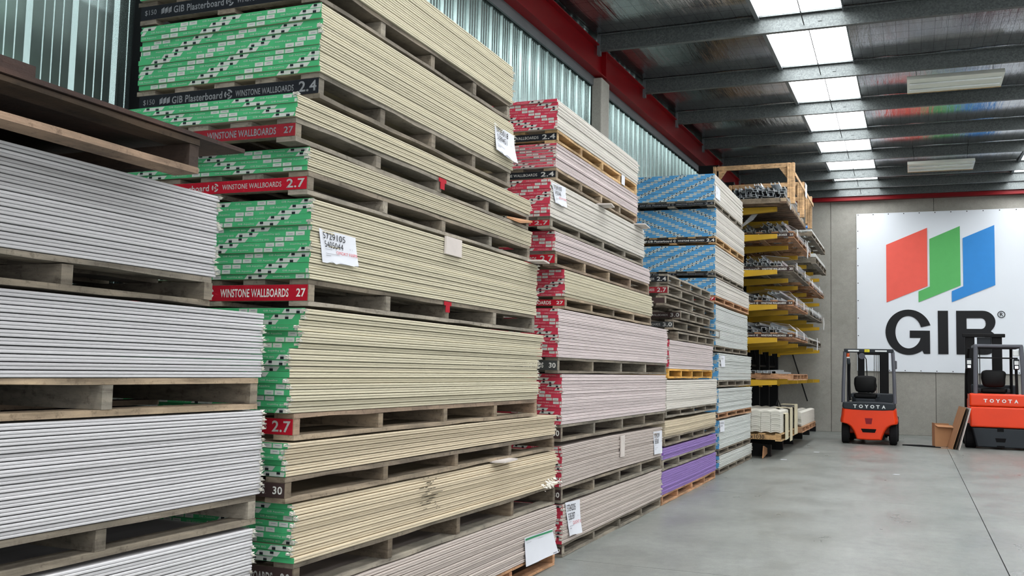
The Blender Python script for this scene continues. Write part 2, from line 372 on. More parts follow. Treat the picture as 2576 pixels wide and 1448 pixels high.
# fluorescent fittings (switched off)
def light_fitting(x0, x1, y0, y1, z, lab):
    t = thing('light_fitting', lab, 'light', ((x0+x1)/2, (y0+y1)/2, z), group=None); L = (x1-x0)/2; W = (y1-y0)/2
    mb = MB(); mb.prism([(-W, 0), (W, 0), (W*.8, .07), (-W*.8, .07)], -L, L, 'x'); ob('reflector', mb.mesh('reflector', M['tube_reflector']), t)
    for s in (-.35, .35):
        mb = MB(); mb.tube([(-L*.95, s*W*1.2, -.012), (L*.95, s*W*1.2, -.012)], .013, 8); ob('tube', mb.mesh('tube', M['lamp_white'], True), t)
    mb = MB(); mb.box(-L, L, W, W+.004, -.01, .03); ob('rim', mb.mesh('rim', M['wood_fresh']), t)
    for s in (-.8, .8):
        mb = MB(); mb.tube([(L*s, 0, .07), (L*s, 0, .2), (L*s*1.05, .05, zr((y0+y1)/2)-z-.02)], .004, 5); ob('hanger', mb.mesh('hanger', M['black_steel']), t)
light_fitting(-.03, 1.19, 14.25, 14.95, 5.52, 'long off-white ceiling light fitting, the nearer and larger of the two')
light_fitting(-.05, 1.14, 20.05, 20.85, 5.52, 'small off-white ceiling light fitting hanging further back, above the big banner')

# ================================================================ BANNER
bn = thing('wall_banner', 'large white banner with red, green and blue logo on the end wall', 'banner', (.735, 26.02, 1.55))
ox, oz = .735, 1.55
mb = MB(); nx_, nz_ = 24, 24; W_, H_ = 4.03, 3.98
for face_y in (0, .012):
    for j in range(nz_+1):
        for i in range(nx_+1):
            x = -W_/2+W_*i/nx_; z = H_*j/nz_; mb.v.append((x, face_y+.003*math.sin(i*1.7+j*.8), z))
n1 = (nx_+1)*(nz_+1)
for j in range(nz_):
    for i in range(nx_):
        a = j*(nx_+1)+i; mb.f.append((a, a+1, a+nx_+2, a+nx_+1)); b = a+n1; mb.f.append((b+nx_+1, b+nx_+2, b+1, b)); mb.m += [0, 0]
ob('banner_cloth', mb.mesh('banner_cloth', M['banner'], True), bn)
def flat(name, poly, mat, y=-.012):
    mb = MB(); mb.prism([(x-ox, z-oz) for x, z in poly], y, y+.003, 'y'); return ob(name, mb.mesh(name, mat), bn)
flat('logo_panel', [(-.58, 3.27), (.37, 3.67), (.37, 5.12), (-.58, 4.72)], M['logo_red'])
flat('logo_panel', [(.16, 3.27), (1.11, 3.68), (1.11, 5.14), (.42, 4.84), (.42, 3.66), (.16, 3.54)], M['logo_green'])
flat('logo_panel', [(.91, 3.27), (1.87, 3.68), (1.87, 5.14), (1.17, 4.84), (1.17, 3.66), (.91, 3.54)], M['logo_blue'])
def curve_letter(name, splines, parent=bn):
    c = bpy.data.curves.new(name, 'CURVE'); c.dimensions = '2D'; c.fill_mode = 'BOTH'; c.extrude = .0015
    for pts in splines:
        sp = c.splines.new('POLY'); sp.points.add(len(pts)-1); sp.use_cyclic_u = True
        for i, (x, z) in enumerate(pts): sp.points[i].co = (x-ox, z-oz, 0, 1)
    o = bpy.data.objects.new(name, c); COL.objects.link(o); dg = bpy.context.evaluated_depsgraph_get()
    me = bpy.data.meshes.new_from_object(o.evaluated_get(dg)); bpy.data.objects.remove(o)
    for v in me.vertices: v.co = Vector((v.co.x, -.012-v.co.z, v.co.y))
    me.materials.clear(); me.materials.append(M['logo_black']); return ob(name, me, parent)
def arc(cx, cz, rx, rz, a0, a1, n=28): return [(cx+rx*math.cos(math.radians(a0+(a1-a0)*i/n)), cz+rz*math.sin(math.radians(a0+(a1-a0)*i/n))) for i in range(n+1)]
zb, zt = 2.0, 3.06
cx, cz = -.08, 2.53
G = arc(cx, cz, .53, .56, 18, 306, 44)
G += [(.27, zb), (.41, zb), (.41, 2.57), (-.05, 2.57), (-.05, 2.39), (.2, 2.39)]
G += arc(cx, cz, .30, .40, -32, -342, 44)
curve_letter('letter', [G])
curve_letter('letter', [[(.59, zb), (.82, zb), (.82, zt), (.59, zt)]])
B_out = [(1.0, zb), (1.62, zb)]+arc(1.62, 2.3, .29, .30, -90, 62, 14)+arc(1.58, 2.79, .28, .27, -35, 90, 12)+[(1.0, zt)]
curve_letter('letter', [B_out, [(1.23, 2.17), (1.58, 2.17)]+arc(1.58, 2.3, .1, .13, -90, 90, 8)+[(1.23, 2.43)], [(1.23, 2.62), (1.55, 2.62)]+arc(1.55, 2.75, .1, .13, -90, 90, 8)+[(1.23, 2.88)]])
curve_letter('registered_mark', [arc(1.99, 2.97, .085, .085, 0, 354, 24), arc(1.99, 2.97, .068, .068, 0, 354, 24)])
mb = MB(); text_on(mb, 'R', 1.955-ox, 2.03-ox, 2.925-oz, 3.015-oz, -.013, 0, .02); ob('registered_mark', mb.mesh('registered_mark', M['logo_black']), bn)
mb = MB()
for i in range(12):
    for zz in (.03, H_-.03): mb.tube([(-W_/2+.04+i*(W_-.08)/11, -.008, zz), (-W_/2+.04+i*(W_-.08)/11, -.002, zz)], .014, 6)
for j in range(1, 9):
    mb.tube([(-W_/2+.03, -.008, j*H_/9), (-W_/2+.03, -.002, j*H_/9)], .014, 6)
ob('eyelets', mb.mesh('eyelets', M['dark_grey']), bn)

# ================================================================ PALLETS
_pm = {}
def slat_mesh(L, w, t, kind, seed):
    k = (round(L, 2), round(w, 2), kind, seed)
    if k in _pm: return _pm[k]
    r = random.Random(seed); n = 10; mb = MB()
    for i in range(n+1):
        y = L*i/n; d = r.uniform(-.0025, .0025); ch = r.choice((0, 0, 0, .004, .009)) if 0 < i < n else 0; e = r.uniform(-.004, .004)
        mb.v += [(-w, y, .0), (e, y, ch*.6), (e-.001, y, t-.0), (-w, y, t)]
    for i in range(n):
        a = i*4
        for q in range(4): mb.f.append((a+q, a+(q+1) % 4, a+4+(q+1) % 4, a+4+q))
    mb.f += [(3, 2, 1, 0), (n*4, n*4+1, n*4+2, n*4+3)]; mb.m = [0]*len(mb.f)
    _pm[k] = mb.mesh('slat', M[kind]); return _pm[k]
def bearer_mesh(W, w, h, kind, seed):
    k = ('b', round(W, 2), round(h, 3), kind, seed)
    if k not in _pm:
        r = random.Random(seed); mb = MB(); e = r.uniform(-.006, .006); mb.box(-W, e, 0, w, 0, h); _pm[k] = mb.mesh('bearer', M[kind])
    return _pm[k]
def emblem(mb, cx, cz, r, y, m=0):
    for a0, a1 in ((20, 100), (140, 220), (260, 340)):
        o = arc(cx, cz, r, r, a0, a1, 6); i = arc(cx, cz, r*.66, r*.66, a1, a0, 6)
        mb.add([(p[0], y, p[1]) for p in o+i], [tuple(range(14))], m)
    for a in (60, 180, 300):
        px_, pz_ = cx+r*.28*math.cos(math.radians(a)), cz+r*.28*math.sin(math.radians(a))
        mb.add([(px_+r*.2*math.cos(t), y, pz_+r*.2*math.sin(t)) for t in [i*math.pi/3 for i in range(6)]], [tuple(range(6))], m)
def bearer_text(W, h, size, tone, style):
    mb = MB(); y = -.0025; z0, z1 = h*.29, h*.70; k = W/1.03; q = 0 if style == 'close' else -.035*k
    text_on(mb, '$150', -1.0*k+q*.6, -.93*k+q*.6, z0, z1, y)
    for i in range(3):
        x = -.90*k+q+i*.022*k; mb.add([(x, y, z0), (x+.018*k, y, z0+.006), (x+.018*k, y, z1+.005), (x, y, z1-.004)], [(0, 1, 2, 3)])
    text_on(mb, 'GIB Plasterboard', -.825*k+q, -.53*k+q, z0-.002, z1+.004, y, 0, .015)
    emblem(mb, -.495*k+q, h*.5, h*.33, y)
    if style == 'close': text_on(mb, 'WINSTONE WALLBOARDS', -.455*k, -.135*k, z0, z1, y, 0, .01); text_on(mb, size, -.108*k, -.014*k, h*.16, h*.86, y, 0, .02)
    else: text_on(mb, 'WINSTONE WALLBOARDS', -.47*k, -.102*k, z0-.004, z1+.004, y, 0, .02); text_on(mb, size, -.062*k, -.014*k, h*.24, h*.76, y, 0, .02)
    return mb.mesh('lettering', M['stencil_'+tone])
def pallet(x, y0, y1, z0, z1, W=1.12, kind='wood_grey', bk=None, paint=None, size='2.4', tone='bright', style='close', label='', seed=0, group=None, missing=(), nb=5, low=None, rot=0):
    t = thing('wooden_pallet', label, 'pallet', (x, y0, z0+.0015), (0, 0, rot), group); L = y1-y0; h = z1-z0-.003; ts = .021; hb = h-2*ts-.002
    for i in range(5):
        w = .115 if i else .1
        ob('deck_board', slat_mesh(L, w, ts, kind, seed*7+i % 2), t, (-(W-.1)*i/4, 0, h-ts))
    for i in range(3):
        if i in missing: continue
        ob('bottom_board', slat_mesh(L, .1, ts, low or kind, seed*5+3), t, (-(W-.1)*i/2, 0, 0))
    for j in range(nb):
        w = .045; yy = (L-w)*j/(nb-1)
        b = ob('bearer', bearer_mesh(W-.003, w, hb, bk or kind, seed+j % 3), t, (0, yy, ts+.001))
        if j == 0 and paint:
            mb = MB(); mb.box(-W+.004, -.004, -.0015, 0, .001, hb-.001); tag(ob('painted_face', mb.mesh('painted_face', M['paint_'+paint]), b), '%s painted bearer side' % {'darkred': 'dark red'}.get(paint, paint))
            if size: ob('lettering', bearer_text(W, hb, size, tone, style), b)
    return t

# ================================================================ PLASTERBOARD
_sm = {}
def sheet_mesh(W, L, t, mat, wave, seed, n):
    mb = MB(); r = .0021
    prof = [(-W, 0), (-W, t), (-r*1.4, t), (-r*.4, t-r*.5), (0, t-r*1.3), (0, r*1.3), (-r*.4, r*.5), (-r*1.4, 0)]
    rd = random.Random(seed); ph = rd.uniform(0, 6); k = len(prof)
    for i in range(n+1):
        u = i/n; dz = wave*math.sin(math.pi*u)*(math.sin(ph+u*5)*.4+1) if wave else 0
        for a, b in prof: mb.v.append((a, L*u, b+dz))
    for i in range(n):
        for q in range(k): mb.f.append((i*k+q, i*k+(q+1) % k, (i+1)*k+(q+1) % k, (i+1)*k+q))
    mb.f += [tuple(range(k-1, -1, -1)), tuple(range(n*k, n*k+k))]; mb.m = [0]*len(mb.f)
    return mb.mesh('sheet', mat)
WORD = dict(green='GIB Aqualine', pink='GIB Fyreline', blue='GIB Braceline', white='GIB Standard', purple='GIB Noiseline')
def tape_mesh(color, W, t, phase, flip, fine=True):
    key = ('tape', color, round(W, 2), round(t, 4), phase, flip, fine)
    if key in _sm: return _sm[key]
    mb = MB(); P = .5; x_off = phase*P/9
    mb.box(-W, .001, -.0012, 0, .0002, t+.0022, 0)
    def clipq(x0, x1, z0, z1, m, y=-.0017, sl=0):
        a, b = max(x0, -W+.001), min(x1, 0)
        if b-a > .003: mb.add([(a, y, z0), (b, y, z0), (min(b+sl, .0), y, z1), (max(a+sl, -W), y, z1)], [(0, 1, 2, 3)], m)
    k = -int(W/P)-2
    Z = (lambda a: t-a) if flip else (lambda a: a)
    while k < 2:
        b = k*P+x_off
        clipq(b-.008, b+.104, .0012, t-.0012, 1, sl=.016)
        for q, (hi) in ((.010, 1), (.064, 0)):
            zz = sorted((Z(t*.40), Z(t*.92))) if hi else sorted((Z(t*.06), Z(t*.56)))
            clipq(b+q+.004, b+q+.022, zz[0], zz[1], 2, -.0021)
            zz = sorted((Z(t*.14), Z(t*.28))) if hi else sorted((Z(t*.70), Z(t*.84)))
            clipq(b+q+.005, b+q+.021, zz[0], zz[1], 3, -.0021)
        clipq(b+.049, b+.0515, .0015, t-.0015, 3, -.0020)
        for q in (.265, .317): 
            clipq(b+q, b+q+.046, .0015, t-.0015, 1)
            zz = sorted((Z(t*.5), Z(t*.66))); clipq(b+q+.012, b+q+.036, zz[0], zz[1], 3, -.0021)
        if fine:
            for q in (.145, .395):
                a, c = b+q, b+q+.088
                if a > -W+.003 and c < -.002: text_on(mb, WORD[color], a, c, t*.28, t*.74, -.0019, 1, 0, flip)
        k += 1
    _sm[key] = mb.mesh('end_tape', [M['tape_'+color], M['tape_label'], M['tape_icon'], M['ink_grey']]); return _sm[key]
def flap_mesh(seed, t):
    key = ('flap', seed)
    if key not in _sm:
        r = random.Random(seed); mb = MB()
        for q in range(3):
            z = r.uniform(0, t*.8); a = r.uniform(.006, .02); b = r.uniform(-.012, .012); h_ = r.uniform(.004, .014)
            mb.add([(0, 0, z), (a, b, z+h_*.3), (a*.6, b*.4-.008, z+h_), (-.006, -.012, z+h_*.6)], [(0, 1, 2, 3)])
            mb.add([(-.02, -.002, z), (.002, -.010, z+.001), (.004, .006, z+h_), (-.015, -.006, z+h_*.9)], [(0, 1, 2, 3)])
        _sm[key] = mb.mesh('torn_paper', M['torn'])
    return _sm[key]
ORD = ['top', 'second', 'third', 'fourth', 'fifth', 'sixth', 'seventh', 'eighth', 'ninth', 'tenth', 'eleventh', 'twelfth', 'thirteenth', 'fourteenth', 'fifteenth', 'sixteenth', 'seventeenth', 'eighteenth', 'nineteenth', 'twentieth', 'twenty-first', 'twenty-second', 'twenty-third', 'twenty-fourth', 'twenty-fifth', 'twenty-sixth']
def pack(x, y0, y1, z0, z1, n, edge, tape, where, W=1.12, wave=0.0, jit=.004, diag=-1, ph0=0, flaps=0, flap_end=0, shift=None, detail=True, seed=1, flipf=None, single=False, tfrac=1.0):
    """n taped pairs of sheets lying on each other between z0 and z1; where = phrase that singles the pack out"""
    r = random.Random(seed*31+5); H_ = (z1-z0-.002)/n; gap = .0030; t = (H_-gap); ts = (t-.0006)/2; L = y1-y0
    nseg = 5 if wave else 1
    ms = sheet_mesh(W, L, ts, M['edge_'+edge], wave, seed, nseg)
    if not detail or single:
        two = sheet_mesh(W, L, t, M['edge_'+edge], wave, seed, nseg) if single else None
    colname = {'green': 'green-ended', 'pink': 'pink-ended', 'blue': 'blue-ended', None: 'white', 'purple': 'purple', 'white': 'white'}[tape]
    for i in range(n):
        z = z0+.001+H_*i; k = n-1-i; dx = r.uniform(-jit, jit); dy = r.uniform(-jit*1.6, jit*1.6)
        if shift: dy += shift(k, n)
        nm = {'green': 'green_ended_board_pair', 'pink': 'pink_ended_board_pair', 'blue': 'blue_ended_board_pair', 'purple': 'purple_board_pair'}.get(tape, 'white_board_pair' if edge == 'white' else 'tan_board_pair')
        lab = '%s %s of %s' % (ORD[k] if k < len(ORD) else ORD[-1], ('sheet' if single else 'board pair'), where)
        o = thing(nm, lab, 'plasterboard', (x+dx, y0+dy, z), group=where.replace('the ', 'boards in the ', 1))
        if single: ob('sheet', two, o)
        else:
            ob('sheet', ms, o); ob('sheet', ms, o, (r.uniform(-.0015, .0015), r.uniform(-.002, .002), ts+.0006))
        if tape:
            phs = (ph0-diag*k) % 9; fp = (flipf(k) if flipf else (k % 9) > 4)
            ob('end_tape', tape_mesh(tape, W, t*tfrac, phs, fp, detail), o, (0, -.0024, t*(1-tfrac)*.4))
        if flaps and r.random() < flaps: ob('torn_paper', flap_mesh(r.randrange(6), t), o, (0, -.003, 0))
        if flap_end and r.random() < flap_end:
            f_ = ob('torn_paper', flap_mesh(r.randrange(6), t), o, (0, L+.003, 0), (0, 0, math.radians(-20)))

XA, XB, XC, XD, XE = -2.42, -2.42, -2.46, -2.47, -2.50
# ---- column A (white edged boards, nearest, left edge of the frame)
WA = 1.1
A = [(.30, 2.94, 1.732, 2.043, 13, 1.622), (.10, 3.25, 1.357, 1.618, 11, 1.231), (.10, 3.27, .893, 1.229, 15, .778), (.12, 3.24, .46, .767, 13, .345), (.12, 3.2, .115, .342, 9, .0)]
an = ['the nearest white stack, uppermost pack', 'the nearest white stack, second pack down', 'the nearest white stack, third pack down', 'the nearest white stack, fourth pack down', 'the nearest white stack, lowest pack']
for i, (a, b, z0, z1, n, zp) in enumerate(A):
    pack(XA, a, b, z0, z1, n, 'white', None, an[i], WA, jit=.003, flap_end=.85, seed=i+1, wave=.0)
    pallet(XA-.003, a, b-.015, zp, z0, WA, 'wood_mixed' if i % 2 else 'wood_grey', 'wood_grey', label='grey wooden pallet under %s' % an[i], seed=i+1, nb=5)
# the empty dark pallet with plywood on top of column A
pallet(-2.225, .05, 2.59, 2.045, 2.165, 1.5, 'wood_dark', 'wood_dark', label='dark empty pallet overhanging the nearest white stack, seen from below', seed=9, nb=3, low='wood_mixed')
mb = MB(); mb.box(-1.55, .0, 0, 2.85, 0, .014); mb.box(-1.5, -.02, .5, .55, .014, .016)
ply = ob('plywood_sheet', mb.mesh('plywood_sheet', M['ply_dark']), None, (-2.215, -.03, 2.1665)); tag(ply, 'dark brown plywood sheet with a pointed corner lying on the overhanging pallet', 'plywood')
mb = MB(); mb.box(-.5, 0, 0, .7, 0, .045); tag(ob('timber_block', mb.mesh('timber_block', M['ply_dark']), None, (-2.26, 1.25, 2.183)), 'dark timber block on the plywood at the left edge', 'timber')
# ---- column B (green ended boards)
WB = 1.03
bp = {
 'B0': (3.55, 5.80, 3.146, 3.40, 10, 3.03, 'black', '2.4', 'dull', 'close', 'wood_grey'),
 'B1': (3.57, 5.83, 2.71, 3.026, 13, 2.592, 'black', '2.4', 'dull', 'close', 'wood_grey'),
 'B2': (3.41, 6.17, 2.466, 2.572, 5, 2.362, 'darkred', '27', 'dull', 'apart', 'wood_grey'),
 'B3': (3.51, 6.20, 2.254, 2.359, 5, 2.150, 'red', '2.7', 'mid', 'close', 'wood_grey'),
 'B4': (3.55, 6.32, 1.785, 2.141, 15, 1.666, 'red', '27', 'bright', 'apart', 'wood_grey'),
 'B5': (3.47, 6.41, 1.206, 1.658, 18, 1.090, 'red', '2.7', 'mid', 'close', 'wood_mixed'),
 'B6': (3.44, 6.77, .941, 1.086, 6, .831, 'brown', '30', 'bright', 'apart', 'wood_mixed'),
 'B7': (3.52, 6.81, .576, .826, 10, .437, 'brown', '20', 'mid', 'apart', 'wood_grey'),
}
bw = {'B0': 'the uppermost green-ended pack, cut by the frame top', 'B1': 'the tallest green-ended pack, second from the top', 'B2': 'the thin green-ended pack above the worn red pallet', 'B3': 'the thin green-ended pack above the red 2 7 pallet',
      'B4': 'the green-ended pack with the big numbered paper', 'B5': 'the uneven green-ended pack above the red 2.7 pallet', 'B6': 'the low green-ended pack above the brown 30 pallet', 'B7': 'the lowest green-ended pack with the dark scuff'}
bl = {'B0': 'grey pallet with black lettered bearer under the uppermost green-ended pack', 'B1': 'grey pallet with black 2.4 bearer under the tallest green-ended pack', 'B2': 'grey pallet with worn dark red bearer in the green-ended stack',
      'B3': 'grey pallet with red bearer and stencilled 2.7 under a thin green-ended pack', 'B4': 'grey pallet with clean red bearer reading 27, below the numbered paper', 'B5': 'brownish pallet with red 2.7 bearer at mid height of the green-ended stack',
      'B6': 'pinkish pallet with brown bearer reading 30 in the green-ended stack', 'B7': 'broken grey pallet under the lowest green-ended pack'}
for i, (k, (a, b, z0, z1, n, zp, pt, sz, tn, st, wk)) in enumerate(bp.items()):
    pack(XB, a, b, z0, z1, n, 'cream' if k < 'B6' else 'sand', 'green', bw[k], WB, wave=.003 if k in ('B2', 'B3', 'B6') else 0, jit=.005 if k not in ('B5', 'B6', 'B7') else .009,
         diag=1 if k in ('B1', 'B4', 'B7', 'B0') else (-1 if k != 'B5' else 1), ph0={'B0': 2, 'B1': 8, 'B2': 3, 'B3': 7, 'B4': 8, 'B5': 7, 'B6': 2, 'B7': 5}[k],
         flaps=.3 if k < 'B5' else .85, flap_end=.5 if k < 'B5' else .8, seed=20+i, shift=(lambda k_, n_: .07 if k_ < 2 else (.03 if k_ < 7 else -.03)) if k == 'B5' else None)
    ins = {'B2': .01, 'B5': .03}.get(k, .015)
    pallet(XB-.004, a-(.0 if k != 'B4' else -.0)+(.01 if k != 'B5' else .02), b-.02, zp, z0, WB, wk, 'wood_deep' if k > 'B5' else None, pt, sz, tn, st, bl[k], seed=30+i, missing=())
# B8: beige sheets on the floor
pack(XB+.01, 3.5, 6.79, .125, .434, 12, 'taupe', None, 'the beige bottom pack with the white form pinned on', WB, wave=.004, jit=.006, seed=40)
pallet(XB, 3.5, 6.80, 0, .123, WB, 'wood_orange', 'wood_orange', label='orange timber pallet on the floor under the beige bottom pack', seed=41)
# ---- column C (pink ended boards)
WC = 1.15
cp = {
 'C1': (6.78, 9.12, 3.222, 3.453, 10, 3.120, 'black', '2.4', 'mid', 'close', 'wood_fresh', 'warm', -1, 5),
 'C2': (6.77, 9.13, 2.930, 3.117, 8, 2.832, 'black', '2.4', 'mid', 'close', 'wood_mixed', 'pink', -1, 6),
 'C3': (6.66, 9.39, 2.540, 2.820, 12, 2.450, 'red', '2.7', 'mid', 'close', 'wood_grey', 'warm', 1, 3),
 'C4': (6.79, 9.64, 2.300, 2.450, 6, 2.186, 'red', '2.7', 'mid', 'close', 'wood_mixed', 'pink', -1, 8),
 'C5': (7.02, 9.74, 1.977, 2.184, 9, 1.881, 'red', '27', 'bright', 'apart', 'wood_mixed', 'cream', 1, 2),
 'C6': (6.89, 10.43, 1.507, 1.876, 15, 1.386, 'charcoal', '30', 'bright', 'apart', 'wood_grey', 'pink', -1, 8),
 'C7': (7.00, 10.38, .999, 1.383, 15, .869, 'brown', '30', 'bright', 'apart', 'wood_grey', 'pink', -1, 4),
 'C8': (7.03, 10.23, .531, .836, 12, .407, 'brown', '30', 'bright', 'apart', 'wood_grey', 'taupe', -1, 2),
 'C9': (7.07, 10.22, .100, .396, 12, .0, 'brown', '30', 'bright', 'apart', 'wood_grey', 'taupe', 1, 7),
}
cw = {'C1': 'the uppermost pink-ended pack on fresh pine', 'C2': 'the second pink-ended pack with white stripes', 'C3': 'the third pink-ended pack with the torn numbered paper', 'C4': 'the fourth pink-ended pack, between two red 2.7 pallets',
      'C5': 'the cream-edged pink-ended pack above the 27 pallet', 'C6': 'the pink-ended pack above the charcoal 30 pallet', 'C7': 'the pink-ended pack below the charcoal 30 pallet', 'C8': 'the bowed pink-ended pack with the hanging card', 'C9': 'the lowest pink-ended pack with the curled paper'}
cl_ = {'C1': 'fresh pine pallet with black 2.4 bearer under the uppermost pink-ended pack', 'C2': 'brownish pallet with black 2.4 bearer under the white-striped pink-ended pack', 'C3': 'grey pallet with red 2.7 bearer under the torn numbered paper',
       'C4': 'grey pallet with red 2.7 bearer, lower of two in the pink-ended stack', 'C5': 'brown pallet with bright red bearer reading 27 in the pink-ended stack', 'C6': 'grey pallet with charcoal bearer reading 30 in the pink-ended stack',
       'C7': 'grey pallet above the bowed taupe boards of the pink-ended stack', 'C8': 'grey pallet between the two lowest pink-ended packs', 'C9': 'grey pallet on the floor under the lowest pink-ended pack'}
for i, (k, (a, b, z0, z1, n, zp, pt, sz, tn, st, wk, ed, dg_, p0)) in enumerate(cp.items()):
    pack(XC, a, b, z0, z1, n, ed, 'pink', cw[k], WC, jit=.004, diag=dg_, ph0=p0, flaps=.15 if k < 'C8' else .6, flap_end=.4, seed=50+i, wave=.008 if k == 'C8' else (.004 if k == 'C1' else 0), tfrac=.62 if k == 'C2' else 1.0)
    pallet(XC-.004, a+(.02 if k not in ('C5',) else .03), b-.015, zp, z0, WC, wk, None, pt, sz, tn, st, cl_[k], seed=60+i)
# ---- column D
WD = 1.15
dp = [(10.56, 13.10, 1.452, 1.771, 13, 1.343, 'pink', 'wood_yellow', 'the pink-edged pack under the empty pallets'), (10.45, 13.40, 1.006, 1.330, 13, .915, 'warm', 'wood_grey', 'the cream-edged pack below the yellow pine pallet'),
      (10.40, 13.33, .715, .889, 7, .614, 'sand', 'wood_grey', 'the thin tan-edged pack above the purple boards'), (10.33, 13.37, .475, .600, 5, .356, 'purple', 'wood_grey', 'the upper purple pack'), (10.30, 13.38, .106, .352, 10, .0, 'purple', 'wood_orange', 'the lower purple pack')]
for i, (a, b, z0, z1, n, zp, ed, wk, wh) in enumerate(dp):
    pack(XD, a, b, z0, z1, n, ed, 'purple' if ed == 'purple' else ('pink' if ed == 'pink' else None), wh, WD, jit=.004, flap_end=.4, seed=70+i, wave=-.004 if ed in ('sand', 'purple') else 0, detail=ed != 'purple')
    pallet(XD-.003, a, b-.012, zp, z0, WD, wk, None, label='%s pallet under %s' % ({'wood_yellow': 'yellow pine', 'wood_grey': 'grey', 'wood_orange': 'orange-brown'}[wk], wh), seed=80+i)
ep = [(11.04, 13.26, 1.775, 1.882, None, None, 'dark lowest'), (10.86, 13.74, 1.896, 2.008, 'charcoal', '3.0', 'fifth'), (11.16, 12.92, 2.022, 2.132, 'brown', '3.0', 'fourth'), (10.44, 13.33, 2.142, 2.248, 'brown', None, 'third'), (10.51, 13.22, 2.258, 2.374, 'darkred', '2.7', 'second'), (10.56, 13.04, 2.386, 2.498, 'black', '2.4', 'topmost')]
for i, (a, b, z0, z1, pt, sz, nm) in enumerate(ep):
    pallet(XD-.01-.015*(i % 2), a, b, z0, z1, WD, 'wood_grey', None, pt, sz, 'mid', 'close', '%s empty weathered pallet in the stack between pink and blue packs%s' % (nm, ', dark red bearer' if pt == 'darkred' else ''), seed=90+i, group='stacked empty pallets')
# ---- column E (blue ended boards)
WE = 1.2
e_ = {
 'E1': (13.30, 15.71, 3.79, 4.16, 15, 3.70, 'black', '2.4', 'dull', 'wood_grey', 'warm', 1, 0), 'E2': (13.43, 15.89, 3.304, 3.698, 16, 3.198, 'black', '2.4', 'bright', 'wood_fresh', 'warm', -1, 2),
 'E3': (13.39, 15.86, 2.816, 3.178, 15, 2.735, 'black', '2.4', 'dull', 'wood_grey', 'warm', 1, 4), 'E4': (13.43, 16.40, 2.484, 2.727, 10, 2.39, 'red', '27', 'bright', 'wood_orange', 'warm', 1, 2),
 'E5': (13.45, 16.25, 1.798, 2.362, 23, 1.712, 'charcoal', None, 'mid', 'wood_grey', 'cool', 1, 5), 'E6': (13.68, 16.64, 1.317, 1.698, 15, 1.218, 'charcoal', None, 'mid', 'wood_grey', 'cool', 1, 7),
 'E7': (13.69, 16.74, .86, 1.20, 14, .772, 'charcoal', None, 'mid', 'wood_orange', 'cool', 1, 3), 'E8': (13.77, 16.62, .358, .752, 16, .264, 'charcoal', None, 'mid', 'wood_grey', 'cool', 1, 6), 'E9': (13.78, 16.76, .092, .262, 7, .0, 'brown', None, 'mid', 'wood_grey', 'grey', 1, 1)}
ew = {'E1': 'the uppermost blue-ended pack', 'E2': 'the second blue-ended pack', 'E3': 'the third blue-ended pack', 'E4': 'the blue-ended pack on orange pine', 'E5': 'the tall rippled pack below the orange pine pallet',
      'E6': 'the blue-ended pack with a tag beside the pink-edged pack', 'E7': 'the pack above the reddish pallet in the farthest stack', 'E8': 'the blue-ended pack with the lower white tag', 'E9': 'the lowest pack of the farthest board stack'}
for i, (k, (a, b, z0, z1, n, zp, pt, sz, tn, wk, ed, dg_, p0)) in enumerate(e_.items()):
    pack(XE, a, b, z0, z1, n, ed, 'blue', ew[k], WE, jit=.004, diag=dg_, ph0=p0, seed=100+i, detail=False, wave=-.006 if k == 'E5' else 0, flap_end=.2)
    pallet(XE-.003, a, b-.01, zp, z0, WE, wk, None, pt, sz, tn, 'close', '%s pallet under %s' % ({'wood_fresh': 'pale pine', 'wood_grey': 'grey', 'wood_orange': 'orange pine'}[wk], ew[k]), seed=110+i)

# ================================================================ PAPER LABELS ON THE PACKS
def paper(name, x, quad, label, lines=(), cat='label', curl=.0, th=.0012, mat='paper', torn=0, head=False):
    """quad: (y,z) bottom-left, bottom-right, top-right, top-left on the face x=const, seen from the aisle"""
    cy = sum(q[0] for q in quad)/4; cz = sum(q[1] for q in quad)/4; n = 8
    def P(u, v, d=0):
        (ya, za), (yb, zb_), (yc, zc), (yd, zd) = quad
        yy = (ya*(1-u)+yb*u)*(1-v)+(yd*(1-u)+yc*u)*v; zz = (za*(1-u)+zb_*u)*(1-v)+(zd*(1-u)+zc*u)*v
        out = .003+curl*((1-v)**2)*(.4+.6*u)+.002*math.sin(u*7+v*3)+(.35*curl*(u**3))
        return (x+out+d, yy-cy, zz-cz)
    t = thing(name, label, cat, (0, cy, cz)); mb = MB(); rr = random.Random(int(cy*100))
    for d in (0, -th):
        for j in range(n+1):
            for i in range(n+1):
                p = list(P(i/n, j/n, d))
                if torn and j == 0: p[2] += rr.uniform(-1, 1)*torn if d == 0 else 0
                mb.v.append(tuple(p))
    N = (n+1)**2
    for j in range(n):
        for i in range(n):
            a = j*(n+1)+i; mb.f.append((a, a+1, a+n+2, a+n+1)); mb.f.append((a+N+n+1, a+N+n+2, a+N+1, a+N)); mb.m += [0, 0]
    ob('paper', mb.mesh('paper', M[mat], True), t)
    for (txt, u0, u1, v0, v1, mt) in lines:
        mb = MB()
        if txt: text_on(mb, txt, 0, 1, 0, 1, 0, 0, .0, False, lambda a, b: P(u0+a*(u1-u0), v0+b*(v1-v0), .0035))
        else:
            k = 6; 
            for i in range(k+1): mb.v += [P(u0+(u1-u0)*i/k, v0, .003), P(u0+(u1-u0)*i/k, v1, .003)]
            mb.f = [(2*i, 2*i+2, 2*i+3, 2*i+1) for i in range(k)]; mb.m = [0]*k
        ob('printing', mb.mesh('printing', M[mt]), t)
    return t
